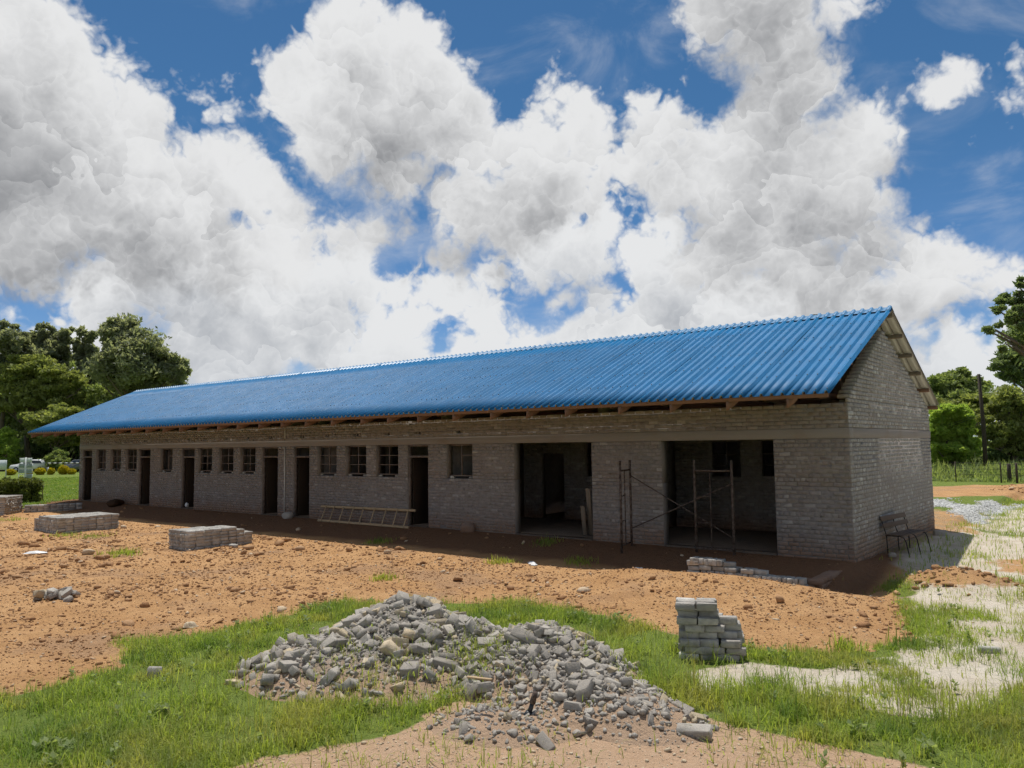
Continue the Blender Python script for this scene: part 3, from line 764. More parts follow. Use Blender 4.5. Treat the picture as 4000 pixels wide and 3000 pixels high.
# ---- roof
YE, ZE, YR, ZR, YK, ZK = -1.873, 3.076, 3.0, 5.173, Wd+0.32, 3.136
XR0, XR1 = -Lw-1.05, 0.212
SL = (ZR-ZE)/(YR-YE); SB = (ZR-ZK)/(YK-YR)
roof = empty('roof', (0, 0, 0), 0, house); roof.location = -HB
NS = 46; SWD = (XR1-XR0)/NS; RIB = SWD/4
prof = []                                  # corrugation across one sheet: (x, height)
for r_ in range(4):
    x0 = r_*RIB
    prof += [(x0, 0.0), (x0+RIB*0.30, 0.003), (x0+RIB*0.58, 0.0), (x0+RIB*0.67, 0.054), (x0+RIB*0.86, 0.054), (x0+RIB*0.93, 0.0)]
prof.append((4*RIB+0.012, 0.0035)); prof = np.array(prof)
def sheet_mesh(name, y0, z0, y1, z1, n, side):
    """one roof sheet from the eave (y0,z0) to the ridge (y1,z1)"""
    d = np.array((y1-y0, z1-z0)); L = np.linalg.norm(d); d /= L; nrm = np.array((-d[1], d[0])) if side > 0 else np.array((d[1], -d[0]))
    V = []; gs = np.random.default_rng(n)
    for s in np.linspace(0, 1, 7):
        wv = 0.0025*math.sin(s*9+n)+0.0015*gs.normal()
        for th in (0.0, 0.0028):
            for (xx, hh) in prof:
                q = np.array((y0, z0))+d*L*s+nrm*(hh-th+wv); V.append((xx, q[0], q[1]))
    V = np.array(V); k = len(prof); top = []; bot = []
    for s in range(6):
        for j in range(k-1):
            a = s*2*k+j; b = (s+1)*2*k+j
            top.append((a, a+1, b+1, b)); bot.append((a+k, b+k, b+k+1, a+k+1))
    edge = [(j, j+k, j+k+1, j+1) for j in range(k-1)]+[(12*k+j, 12*k+j+1, 13*k+j+1, 13*k+j) for j in range(k-1)]
    for s in range(6):
        a = s*2*k; b = (s+1)*2*k; edge += [(a, b, b+k, a+k), (a+k-1, a+2*k-1, b+2*k-1, b+k-1)]
    if side < 0: top = [q[::-1] for q in top]; bot = [q[::-1] for q in bot]
    me = mesh_np(name, V, [np.array(top), np.array(bot), np.array(edge)])
    me.materials.append(MAT['blue_sheet']); me.materials.append(MAT['sheet_underside'])
    mi = np.array([0]*len(top)+[1]*len(bot)+[0]*len(edge), np.int32); me.polygons.foreach_set('material_index', mi)
    return me
gs = np.random.default_rng(9)
for side, (y0, z0) in ((1, (YE, ZE)), (-1, (YK, ZK))):
    var = [sheet_mesh('roof_sheet', y0, z0, YR-0.01*side, ZR, n, side) for n in range(6)]
    for n in range(NS):
        o = link('roof_sheet', var[int(gs.integers(6))], None, roof)
        o.location = (XR0+n*SWD, gs.normal(0, 0.006), gs.normal(0, 0.0012)+0.0006*(n % 2)); o.rotation_euler = (gs.normal(0, 0.0007), gs.normal(0, 0.0012), gs.normal(0, 0.0004))
# screws on the ribs
mb = MB(); d = np.array((0, YR-YE, ZR-ZE)); L = np.linalg.norm(d); d /= L; nn = np.array((0, -d[2], d[1]))
for s in np.linspace(0.08, L-0.25, 7):
    for n in range(NS*4):
        if gs.random() < 0.62 or n % 4 == 0:
            c = np.array((XR0+RIB*(n+0.77), YE, ZE))+d*(s+gs.normal(0, 0.012))+nn*0.062
            mb.box(c, (0.016, 0.016, 0.018), np.stack(((1, 0, 0), d, nn), 1))
o = mb.build('roof_screws', MAT['lamp_grey'], roof); o['kind'] = 'stuff'
# ridge capping: a lapped cap with a hump over every rib
def ridge_piece(n0, n1, name):
    cross = [(-0.20, 0), (-0.135, 1), (-0.06, 1), (0, 1), (0.06, 1), (0.135, 1), (0.20, 0)]
    V = []; cols = []
    for n in range(n0, n1):
        for t, h in ((0.02, 0), (0.50, 0), (0.60, 1), (0.72, 1.25), (0.84, 1.25), (0.94, 1)): cols.append((XR0+RIB*(n+t), h))
    cols.append((XR0+RIB*(n1+0.02), 0))
    for xx, h in cols:
        for s, k in cross:
            zz = ZR+0.040-abs(s)*(SL if s < 0 else SB)*0.97+h*0.028*(1 if k else 0.75)+(0.02 if abs(s) < 0.01 else 0)
            if not k: zz -= 0.004
            V.append((xx, YR+s, zz))
    k = len(cross); Q = []
    for a in range(len(cols)-1):
        for b in range(k-1): Q.append((a*k+b, (a+1)*k+b, (a+1)*k+b+1, a*k+b+1))
    return link(name, mesh_np(name, V, np.array(Q), False), MAT['blue_ridge'], roof)
def f(N, bs):
    p = wpos(N); N.put(bs.inputs['Base Color'], N.mix(N.noise(p, 3, 4, 0.6), (0.05, 0.19, 0.38), (0.11, 0.26, 0.44)))
material('blue_ridge', f, rough=0.42, spec=0.4)
for n in range(0, NS*4, 12): ridge_piece(n, min(n+12, NS*4), 'ridge_cap')
# purlins and rafters of sawn timber
def on_front(y): return ZE+(y-YE)*SL
def on_back(y): return ZR-(y-YR)*SB
PUR_F = [YE+0.05, -1.05, -0.25, 0.55, 1.35, 2.15, 2.86]
PUR_B = [3.16, 4.05, 4.95, 5.85, 6.75, YK-0.07]
af = math.atan(SL); ab = -math.atan(SB)
def rx(a): c, s = math.cos(a), math.sin(a); return np.array(((1, 0, 0), (0, c, -s), (0, s, c)))
for y in PUR_F:
    mb = MB(); mb.box(((XR0+XR1)/2-0.01, y+0.02, on_front(y)-0.043), (XR1-XR0-0.05, 0.05, 0.076), rx(af), 0.004); o = mb.build('purlin', MAT['rafter_timber'], roof)
for y in PUR_B:
    mb = MB(); mb.box(((XR0+XR1)/2-0.01, y-0.02, on_back(y)-0.052), (XR1-XR0-0.04, 0.052, 0.09), rx(ab), 0.004); o = mb.build('purlin', MAT['rafter_timber'] if y > 6.5 else MAT['grey_timber'], roof)
RAFT = [-0.52, -1.66, -2.83, -4.01, -5.35, -6.41, -7.48, -8.69, -9.91, -11.04, -12.09, -13.36, -14.56, -15.73, -16.89, -18.09, -19.23, -20.45, -21.65, -22.79, -24.04, -25.18, -26.35, -27.49, -28.68, -29.85, -31.0, -32.15, -33.3, -34.6]
for x_ in RAFT:
    mb = MB(); dz = 0.155
    # front rafter with a plumb-cut, tapered tail
    y0, y1 = YE+0.03, YR
    zt0, zt1 = on_front(y0)-0.085, on_front(y1)-0.085
    V = []
    for xx in (x_-0.019, x_+0.019):
        V += [(xx, y0, zt0), (xx, y0, zt0-0.15), (xx, y0+0.32, on_front(y0+0.32)-0.085-dz-0.035), (xx, y1, zt1-dz), (xx, y1, zt1)]
    mb.add(V, [(0, 4, 3, 2)[::-1] if False else (0, 1, 2, 4), (2, 3, 4, 4)[:4] if False else (5, 9, 7, 6), (0, 5, 6, 1), (1, 6, 7, 2), (2, 7, 8, 3), (3, 8, 9, 4), (4, 9, 5, 0)], [(2, 3, 4), (7, 9, 8)])
    y0, y1 = YR, YK-0.05
    mb.bar((x_, YR+0.02, on_back(YR)-0.18), (x_, y1, on_back(y1)-0.18), 0.038, 0.15)
    mb.span((x_-0.018, 0.02, ZT+0.012), (x_+0.018, Wd-0.02, ZT+0.15))
    mb.build('truss', MAT['rafter_timber'], roof)
# unseen infill added on the back wall top to darken the rooms
mb = MB(); mb.span((-Lw+0.02, Wd-T+0.01, ZT+0.002), (-0.25, Wd-0.03, 3.10)); hpart(mb, 'light_stop_infill', MAT['wall_brick'])
# verandah foundation kerb of blocks
kerb = empty('verandah_kerb', -HB, 0, house); kerb.location = -HB
gk = np.random.default_rng(12)
def kblock(c, size):
    V, Q, Tt = brick_mesh(size, gk, 0.012, 0.008); me = mesh_np('kerb_block', V, [np.array(Q), np.array(Tt)]); o = link('kerb_block', me, MAT['wall_brick'], kerb); o.location = c
for lay, zz in enumerate((-0.145, -0.235, -0.325)):
    y = -0.33-0.12*(lay % 2)
    while y > -1.85: kblock((-0.11, y-0.11, zz), (0.22, 0.215, 0.085)); y -= 0.225
    x_ = -0.0-0.115*(lay % 2)
    while x_ > -1.0: kblock((x_-0.11, -1.97, zz-0.01), (0.215, 0.22, 0.085)); x_ -= 0.226

# ------------------------------------------------------------------ stacks of cement bricks
BX, BY, BZ = 0.222, 0.108, 0.080
def stone_variants(n, size, g, b=0.007, j=0.008):
    out = []
    for k in range(n):
        V, Q, Tt = cham(np.array(size)*(1+g.normal(0, 0.02, 3)), b); V = V+g.normal(0, j*0.5, V.shape)
        out.append(mesh_np('brick', V, [np.array(Q), np.array(Tt)])); out[-1].materials.append(MAT['cement_brick'])
    return out
gq = np.random.default_rng(31)
BRICKS = stone_variants(8, (BX, BY, BZ), gq)
def place(name, me, parent, loc, rot):
    o = link(name, me, None, parent); o.location = loc; o.rotation_euler = rot; return o
def stack(label, origin, rz, nx, ny, nz, keep=None, jit=0.006, group=None, faces=('x-', 'x+', 'y-')):
    """nx bricks along, ny across, nz high; bricks that show are objects of their own, the hidden heart is one part"""
    root = empty('brick_stack', origin, rz); tag(root, label, 'brick stack', group)
    keep = keep or (lambda i, j, k: True); core = MB(); n = 0
    for k in range(nz):
        turn = (k % 3 == 2)
        for i in range(nx):
            for j in range(ny):
                if not keep(i, j, k): continue
                op = not keep(i, j, k+1) or k == nz-1 or k+1 >= nz
                out = (i == 0 or not keep(i-1, j, k)) or (i == nx-1 or not keep(i+1, j, k)) or (j == 0 or not keep(i, j-1, k))
                sh = 0.5*BX if (k % 2 and nx > 4) else 0
                c = ((i+0.5-nx/2)*(BX+0.006)+gq.normal(0, jit)+(sh*0.12), (j+0.5-ny/2)*(BY+0.005)+gq.normal(0, jit), (k+0.5)*(BZ+0.002))
                if (op or out) and n < 300:
                    place('brick', BRICKS[int(gq.integers(8))], root, c, (gq.normal(0, .006), gq.normal(0, .006), gq.normal(0, 0.025))); n += 1
                else: core.box(c, (BX, BY, BZ-0.002))
    if core.n: o = core.build('inner_bricks', MAT['cement_brick'], root); o['kind'] = 'stuff'
    return root
# tall rough pile in the grass in front
c = deep(1536, 1412, 9.25); gz = float(H(c[0], c[1]))
lim = [3.4, 3.4, 3.2, 3.05, 2.6, 2.5, 2.05, 2.05]
root = empty('brick_stack', (c[0], c[1], gz-0.02), R(27)); tag(root, 'uneven pile of loose cement bricks standing in grass beside the rubble', 'brick stack', 'stacks of cement bricks')
for k in range(8):
    x0 = -0.37+gq.normal(0, 0.012); x = x0; w = lim[k]*0.222
    nrow = 4 if k < 4 else 3
    for j in range(nrow):
        x = x0+(0.11 if (k+j) % 3 == 1 else 0)*(0 if k > 5 else 1)*0.5
        while x < x0+w-0.09:
            if not (k == 5 and j == 0 and x > x0+0.3):
                yo = -0.25+j*0.118+(0.05 if (k in (3, 6) and j == 0) else 0)-(0.03 if k in (2,) and j == 0 and x > 0 else 0)
                place('brick', BRICKS[int(gq.integers(8))], root, (x+0.111+gq.normal(0, .01), yo+gq.normal(0, .012), (k+0.5)*0.0815), (gq.normal(0, .015), gq.normal(0, .012), gq.normal(0, 0.06)))
            x += 0.226
# neat stacks on the left
def gz_at(x, y): return float(H(np.array([x]), np.array([y]))[0])
stack('low neat brick stack on orange soil, its far half one course lower', (-14.55, -4.75, gz_at(-14.55, -4.75)-0.02), R(90), 8, 8, 6,
      lambda i, j, k: k < 6 and not (k == 5 and i > 5) and not (k >= 5 and i > 3 and j > 5) and not (k == 4 and i > 6), 0.009, 'stacks of cement bricks')
stack('broad low brick stack near the far doorway, its left strip one course lower', (-22.35, -4.85, gz_at(-22.35, -4.85)-0.02), R(90), 8, 16, 6,
      lambda i, j, k: k < 6 and not (k == 5 and j > 12), 0.007, 'stacks of cement bricks')
stack('dark brick stack cut off by the left edge of the picture', (-31.75, -4.3, gz_at(-31.75, -4.3)-0.02), R(45), 8, 12, 9, None, 0.007, 'stacks of cement bricks')
p0, p1 = at(80, 1104, -0.2), at(150, 1101, -0.2); mid = (p0+p1)/2
stack('single low row of bricks behind the broad stack', (mid[0], mid[1], gz_at(mid[0], mid[1])-0.03), math.atan2(p1[1]-p0[1], p1[0]-p0[0]), 9, 3, 4, None, 0.006, 'stacks of cement bricks')
# tumbled row beside the verandah kerb, bricks on edge
root = empty('brick_stack', (-1.2, -2.42, -0.245)); tag(root, 'stepped row of bricks on edge beside the verandah kerb', 'brick stack', 'stacks of cement bricks')
def onedge(x, z, y=0.0, rz=0.0): place('brick', BRICKS[int(gq.integers(8))], root, (x+gq.normal(0, .004), y+gq.normal(0, .012), z), (R(90)+gq.normal(0, .02), 0, R(90)+rz+gq.normal(0, .03)))
def flat(x, z, y=-0.06, rz=0.0): place('brick', BRICKS[int(gq.integers(8))], root, (x+gq.normal(0, .006), y+gq.normal(0, .012), z), (gq.normal(0, .02), gq.normal(0, .02), rz+gq.normal(0, .03)))
for n in range(21): onedge(-0.72+n*0.086, 0.145)
for n in range(22): onedge(-0.78+n*0.086, 0.035)
flat(-0.95, 0.04); flat(-0.93, 0.13); flat(-0.92, 0.225); flat(-0.92, 0.315)
for xx in (-0.70, -0.45, -0.20, 0.08): flat(xx, 0.245, -0.05); flat(xx, 0.245, 0.07)
flat(0.30, 0.245, 0.02)
for n in range(7): onedge(-0.93+n*0.086, 0.35)
flat(-0.27, 0.325, 0.0, 0.4)
# loose single bricks
def lone(label, x, y, rz, tilt=0.05, dz=0.03, size=None):
    V, Q, Tt = cham(size or (BX, BY, BZ), 0.014); V = V+gq.normal(0, 0.004, V.shape); me = mesh_np('loose_brick', V, [np.array(Q), np.array(Tt)])
    o = link('loose_brick', me, MAT['cement_brick']); o.location = (x, y, gz_at(x, y)+dz); o.rotation_euler = (gq.normal(0, tilt), gq.normal(0, tilt), rz)
    tag(o, label, 'brick'); return o
c = at(2138, 1410); lone('single pale brick lying in the sparse grass on white sand', c[0], c[1], R(30))
c = at(333, 1462); lone('broken brick end half sunk in the lush green grass', c[0], c[1], R(60), 0.2, 0.05, (0.15, 0.11, 0.12))
c = at(505, 1178, -0.2); lone('flat brick lying at the foot of the low stack', c[0]+0.15, c[1]-0.1, R(20))

def lump(label, x, y, s, mat, dz=0.0, seed=1, cat='stone', name='stone_lump'):
    g3 = np.random.default_rng(seed); b = bmesh.new(); bmesh.ops.create_icosphere(b, subdivisions=3, radius=0.5)
    V = np.array([v.co[:] for v in b.verts]); F = np.array([[v.index for v in q.verts] for q in b.faces]); b.free()
    V = V*(0.72+0.6*fbm(V[:, 0]*2.2+seed, V[:, 1]*2.2+V[:, 2]*1.7, 3, seed))[:, None]*np.asarray(s); V = np.sign(V)*np.minimum(np.abs(V), np.asarray(s)*0.46)
    o = link(name, mesh_np(name, V, F), MAT[mat]); o.location = (x, y, gz_at(x, y)+s[2]*0.30+dz); o.rotation_euler = (0, 0, g3.uniform(0, 3)); tag(o, label, cat)
lump('grey concrete lump lying by the doorway left of the ladder', -17.55, -0.28, (0.42, 0.30, 0.26), 'rubble', 0, 3)
lump('dark clod of earth at the wall foot beneath the leftmost windows', -29.3, -0.5, (1.5, 0.5, 0.34), 'dark_earth', 0, 5, 'earth clod', 'earth_clod')
lump('broken lump of mortar at the wall foot right of the ladder', -9.7, -0.2, (0.45, 0.25, 0.32), 'wall_brick', 0, 8)
lump('white lump in the doorway third from the left', -24.5, 0.05, (0.22, 0.15, 0.2), 'plastic_white', 0.08, 9)
lump('small stone lying at the foot of the bench', 0.32, 1.45, (0.16, 0.12, 0.12), 'rubble', 0, 11)
c = at(2032, 1160, -0.15); lone('small reddish block lying behind the gable corner', c[0], c[1], 0.4, 0.05, 0.05, (0.3, 0.16, 0.14))
c = at(1405, 1560); 
# ------------------------------------------------------------------ scaffold, ladder, bench, boards
sc = empty('scaffold', (-3.6, -0.6, -0.1)); SO = np.array((-3.6, -0.6, -0.1))
tag(sc, 'rusty pipe scaffold frames with cross braces before the brick pier', 'scaffold')
def spart(name, mb): o = mb.build(name, MAT['rusty_pipe'], sc, True); o.location = -SO; return o
A1, A2, B1, B2 = np.array((-4.52, -1.0, 0)), np.array((-4.68, -0.3, 0)), np.array((-3.06, -0.4, 0)), np.array((-2.23, -0.4, 0))
def zz(p, z): return np.array((p[0], p[1], z))
for pa, pb, za in ((A1, A2, -0.22), (B1, B2, -0.08)):
    fr = empty('frame', -SO, 0, sc); fr.location = -SO
    for q in (pa, pb):
        mb = MB(); zb = gz_at(q[0], q[1]); mb.tube([zz(q, zb-0.01), zz(q, 0.9), zz(q, 1.88)], 0.028, 8); mb.build('post', MAT['rusty_pipe'], fr, True)
    mb = MB(); mb.tube([zz(pa, 1.66), zz(pb, 1.66)], 0.021, 8); mb.build('top_rail', MAT['rusty_pipe'], fr, True)
    mdl = pa+(pb-pa)*0.42
    mb = MB(); mb.tube([zz(mdl, 1.65), zz(mdl, 0.05)], 0.013, 6); mb.build('inner_post', MAT['rusty_pipe'], fr, True)
    for h in (1.12, 0.58):
        mb = MB(); mb.tube([zz(pa, h-0.02), zz(mdl, h)], 0.011, 6); mb.build('rung', MAT['rusty_pipe'], fr, True)
    mb = MB(); mb.tube([zz(pa, 0.05), zz(pb, 0.05)], 0.016, 6); mb.build('bottom_rail', MAT['rusty_pipe'], fr, True)
for a, b in ((zz(A2, 1.52)+(0.03, 0, 0), zz(B2, 0.28)+(0, .03, 0)), (zz(A2, 0.36)+(0.03, .02, 0), zz(B2, 1.40)+(0, -.03, 0))):
    mb = MB(); mb.tube([a, (a+b)/2, b], 0.013, 6); spart('cross_brace', mb)

ld = empty('ladder', (-13.8, -0.3, 0.02)); LO = np.array((-13.8, -0.3, 0.02)); tag(ld, 'wooden ladder lying on its side against the front wall', 'ladder')
b0, b1, t0, t1 = np.array((-15.79, -0.42, 0.03)), np.array((-11.70, -0.45, 0.03)), np.array((-16.05, -0.09, 0.39)), np.array((-11.80, -0.09, 0.43))
zb0 = gz_at(-15.8, -.42); b0[2] = zb0+0.035; b1[2] = gz_at(-11.7, -.45)+0.035
for nm, a, b in (('rail', b0, b1), ('rail', t0, t1)):
    mb = MB(); mb.bar(a, b, 0.045, 0.07, up=(0, 0.6, 0.8), bev=0.006); o = mb.build(nm, MAT['ladder_timber'], ld); o.location = -LO
for t in (0.045, 0.145, 0.255, 0.37, 0.485, 0.605, 0.73, 0.845, 0.955):
    a = b0+(b1-b0)*t; b = t0+(t1-t0)*(t*0.96+0.02); d = (b-a)/np.linalg.norm(b-a)
    mb = MB(); mb.bar(a-d*0.03+(0, -.03, 0), b+d*0.03+(0, -.03, 0), 0.055, 0.022, up=(0, 1, 0.3), bev=0.004); o = mb.build('rung', MAT['ladder_timber'], ld); o.location = -LO

bn = empty('bench', (0.3, 2.45, -0.1)); BO = np.array((0.3, 2.45, -0.1)); tag(bn, 'dark slatted bench with thin iron legs against the gable wall', 'bench')
e1 = np.array((0.13, 0.9915, 0)); e2 = np.array((0.9915, -0.13, 0)); bl = np.array((0.11, 1.83, 0.0))
def bp(u, v, z): q = bl+e1*u+e2*v; return np.array((q[0], q[1], z))
SZ = 0.29
for u in (0.04, 0.66, 1.28):
    lt = empty('leg_frame', -BO, 0, bn); lt.location = -BO
    mb = MB(); q = bp(u, 0.03, 0); mb.tube([bp(u, 0.03, gz_at(q[0], q[1])-0.01), bp(u, 0.02, SZ-0.02)], 0.011, 6); mb.build('leg', MAT['black_iron'], lt, True)
    mb = MB(); q = bp(u, 0.44, 0); mb.tube([bp(u, 0.46, gz_at(q[0], q[1])-0.01), bp(u, 0.40, SZ-0.12), bp(u, 0.36, SZ-0.04), bp(u, 0.28, SZ-0.015), bp(u, 0.0, SZ-0.02)], 0.011, 6); mb.build('leg', MAT['black_iron'], lt, True)
    mb = MB(); mb.tube([bp(u, 0.02, SZ-0.02), bp(u, -0.02, SZ+0.12), bp(u, -0.055, SZ+0.25), bp(u, -0.085, SZ+0.37)], 0.011, 6); mb.build('back_support', MAT['black_iron'], lt, True)
for v in (0.07, 0.20, 0.33):
    mb = MB(); mb.bar(bp(-0.02, v, SZ+0.004), bp(1.34, v, SZ+0.004), 0.10, 0.022, bev=0.004); o = mb.build('seat_slat', MAT['bench_timber'], bn); o.location = -BO
for v, z in ((-0.015, SZ+0.18), (-0.06, SZ+0.325)):
    mb = MB(); mb.bar(bp(-0.02, v, z), bp(1.34, v, z), 0.10, 0.022, up=(0.95, 0, 0.3), bev=0.004); o = mb.build('back_slat', MAT['bench_timber'], bn); o.location = -BO

def board(label, a, b, w, t, mat='grey_timber', name='timber_board', up=(0, -1, 0.1)):
    a = np.array(a, float); mb = MB(); mb.bar((0, 0, 0), np.array(b)-a, w, t, up, 0.004); o = mb.build(name, MAT[mat]); o.location = a; tag(o, label, 'board'); return o
board('tall plank leaning inside the left wide doorway', (-6.28, 0.52, 0.03), (-6.15, 0.20, 1.18), 0.13, 0.03)
board('short plank propped in front of the taller one in the doorway', (-6.40, 0.42, 0.03), (-6.30, 0.18, 0.75), 0.12, 0.03)
board('long thin batten lying across the rubble heap', at(1010, 1462, 0.12), at(1062, 1468, 0.14), 0.035, 0.015, 'ladder_timber', up=(0, 0, 1))

# ------------------------------------------------------------------ rubble heaps
def chunk_meshes(n, kind, g, mat):
    out = []
    for k in range(n):
        if kind == 'brick':
            h_ = np.array((g.uniform(0.35, 0.95), g.uniform(0.38, 0.52), g.uniform(0.26, 0.40)))
            V = np.array([(a_, b_, c_) for a_ in (-1, 1) for b_ in (-1, 1) for c_ in (-1, 1)], float)*h_
            V[4:, 0] += g.normal(0, 0.16, 4)                       # a fracture face at one end
            V = np.concatenate((V, V*(1, .86, .86)+g.normal(0, 0.02, V.shape), V*(.93, 1.02, .84)+g.normal(0, 0.02, V.shape), V*(.93, .84, 1.03)+g.normal(0, 0.02, V.shape)))
            b = bmesh.new(); [b.verts.new(q_) for q_ in V]; r_ = bmesh.ops.convex_hull(b, input=b.verts[:]); bmesh.ops.delete(b, geom=list({e for e in r_['geom_interior']+r_['geom_unused'] if isinstance(e, bmesh.types.BMVert)}), context='VERTS')
            bmesh.ops.triangulate(b, faces=b.faces[:]); b.verts.index_update(); V = np.array([v.co[:] for v in b.verts]); F = np.array([[v.index for v in q.verts] for q in b.faces]); b.free()
            me = mesh_np('chunk', V, F)
        else:
            b = bmesh.new(); bmesh.ops.create_icosphere(b, subdivisions=1, radius=0.5)
            V = np.array([v.co[:] for v in b.verts]); F = np.array([[v.index for v in q.verts] for q in b.faces]); b.free()
            V = V*(1+g.normal(0, 0.20, (len(V), 1)))*np.array((g.uniform(0.8, 1.4), g.uniform(0.7, 1.1), g.uniform(0.45, 0.8)))
            me = mesh_np('chunk', V, F)
        me.materials.append(MAT[mat]); out.append(me)
    return out
gr = np.random.default_rng(77)
CHB = chunk_meshes(14, 'brick', gr, 'rubble'); CHS = chunk_meshes(10, 'stone', gr, 'rubble'); CHP = chunk_meshes(4, 'brick', gr, 'pale_stone')
def cone(x, y, c, rx_, ry_, a, h, pw=1.25):
    dx, dy = x-c[0], y-c[1]; ca, sa = math.cos(a), math.sin(a); u = (dx*ca+dy*sa)/rx_; v = (-dx*sa+dy*ca)/ry_
    return h*np.clip(1-np.hypot(u, v)**pw, -0.25, None)
C1 = deep(868, 1308, 9.25)[:2]; C2 = deep(1160, 1345, 8.4)[:2]; C3 = deep(1245, 1460, 7.6)[:2]; C4 = deep(1110, 1550, 7.0)[:2]
va = YAW
def mound_h(x, y, which):
    n = 0.16*(fbm(x*1.5, y*1.5, 4, 51)-0.5)+0.05*(fbm(x*7, y*7, 3, 52)-0.5)
    if which == 0: z = np.maximum.reduce([cone(x, y, C1*0.5+C2*0.5, 0.9, 1.0, va, 0.53), cone(x, y, C1, 1.45, 1.7, va, 0.66), cone(x, y, C1+np.array((-0.3, -0.75)), 1.1, 1.1, va, 0.42)])
    else: z = np.maximum.reduce([cone(x, y, C2, 1.15, 0.95, va, 0.56), cone(x, y, C3, 1.45, 0.75, va-0.8, 0.32), cone(x, y, C4, 0.8, 0.5, va, 0.10)])
    return z+n*np.clip(z*4+0.3, 0, 1)
def f(N, bs):
    p = wpos(N); n = N.noise(p, 3.0, 6, 0.7); c = N.mix(N.noise(p, 22, 6, 0.75), (0.25, 0.225, 0.195), (0.44, 0.405, 0.36))
    sp = N.new('ShaderNodeSeparateXYZ'); N.l.new(p, sp.inputs[0])
    c = N.mix(N.ramp(N.math('ADD', sp.outputs[2], N.math('MULTIPLY', n, -0.55)), -0.15, -0.42, 0, 0.85), c, N.mix(n, (0.44, 0.28, 0.17), (0.58, 0.41, 0.28)))
    N.put(bs.inputs['Base Color'], c); bump(N, bs, N.math('ADD', N.noise(p, 30, 6, 0.75), N.noise(p, 9, 4, 0.6)), 1.0, 0.04)
material('rubble_dust', f, rough=0.97, spec=0.06)
def heap(which, label, ctr, rad, nbig, nsmall, lo):
    root = empty('rubble_heap', (ctr[0], ctr[1], gz_at(*ctr))); RO = np.array(root.location)
    tag(root, label, 'rubble heap', 'heaps of broken brick')
    n = 110; xs = np.linspace(ctr[0]-rad, ctr[0]+rad, n); ys = np.linspace(ctr[1]-rad, ctr[1]+rad, n); X, Y = np.meshgrid(xs, ys)
    hh = mound_h(X, Y, which); Z = np.where(hh > -0.06, H(X, Y)+hh, np.nan)
    idx = -np.ones(n*n, int); ok = ~np.isnan(Z.ravel()); idx[ok] = np.arange(ok.sum()); V = np.stack((X.ravel(), Y.ravel(), Z.ravel()), 1)[ok]-RO
    i = np.arange(n*n).reshape(n, n); Q = np.stack((i[:-1, :-1].ravel(), i[:-1, 1:].ravel(), i[1:, 1:].ravel(), i[1:, :-1].ravel()), 1)
    Q = idx[Q]; Q = Q[(Q >= 0).all(1)]
    link('mound', mesh_np('mound', V, Q, True), MAT['rubble_dust'], root)
    qs = ctr+gr.uniform(-rad, rad, ((nbig+nsmall)*16, 2)); hs = mound_h(qs[:, 0], qs[:, 1], which); ok_ = (hs > lo) & (gr.random(len(hs)) < np.clip(hs/0.30+0.12, 0, 1)); qs, hs = qs[ok_], hs[ok_]; it = iter(zip(qs, hs))
    def sample(): return next(it)
    for k in range(nbig):
        q, h = sample()
        if which == 1 and gr.random() < 0.7:
            q = C2+gr.normal(0, 0.45, 2); h = float(mound_h(np.array([q[0]]), np.array([q[1]]), which)[0])
            if h < 0: continue
        s = float(np.clip(gr.lognormal(math.log(0.092 if which == 0 else 0.072), 0.38), 0.045, 0.145))
        me = CHB[int(gr.integers(14))] if gr.random() < 0.7 else CHS[int(gr.integers(10))]
        if which == 0 and gr.random() < 0.06: me = CHP[int(gr.integers(4))]; s *= 1.15
        o = link('broken_brick', me, None, root); o.location = np.array((q[0], q[1], gz_at(*q)+h+s*0.18))-RO
        o.rotation_euler = (gr.normal(0, 0.45), gr.normal(0, 0.45), gr.uniform(0, 6.28)); o.scale = (s,)*3
    mb = MB(); base = []
    for me in CHS+CHB[:6]:
        v = np.array([w.co[:] for w in me.vertices]); base.append((v, [tuple(p_.vertices) for p_ in me.polygons if len(p_.vertices) == 4], [tuple(p_.vertices) for p_ in me.polygons if len(p_.vertices) == 3]))
    for k in range(nsmall):
        q, h = sample(); s = float(np.clip(gr.lognormal(math.log(0.025), 0.6), 0.010, 0.085)); v, Q4, T3 = base[int(gr.integers(len(base)))]
        mb.add(v*s @ rot_rand(gr, 0.6).T+np.array((q[0], q[1], gz_at(*q)+h+s*0.15))-RO, Q4, T3)
    o = mb.build('rubble_bits', MAT['rubble'], root); o['kind'] = 'stuff'
    return root
heap(0, 'big heap of broken bricks and grey rubble left of the grass strip', C1+np.array((-0.2, -0.35)), 2.3, 298, 5600, -0.02)
heap(1, 'lower mound of rubble and dusty earth running down to the gravel', (C2+C3+C4)/3, 2.4, 200, 5200, 0.0)
# slabs that lie on the big heap
c = at(122, 1296)[:2]; root = empty('rubble_heap', (c[0], c[1], gz_at(*c))); tag(root, 'tiny pile of grey broken bricks on the brown soil', 'rubble heap', 'heaps of broken brick')
for k in range(22):
    s = gr.uniform(0.06, 0.15); q = gr.normal(0, (0.22, 0.14)); o = link('broken_brick', CHB[int(gr.integers(14))], None, root)
    o.location = (q[0], q[1], 0.02+0.09*math.exp(-(q[0]/.3)**2)*gr.random()+s*0.1); o.rotation_euler = (gr.normal(0, .4), gr.normal(0, .4), gr.uniform(0, 6)); o.scale = (s,)*3
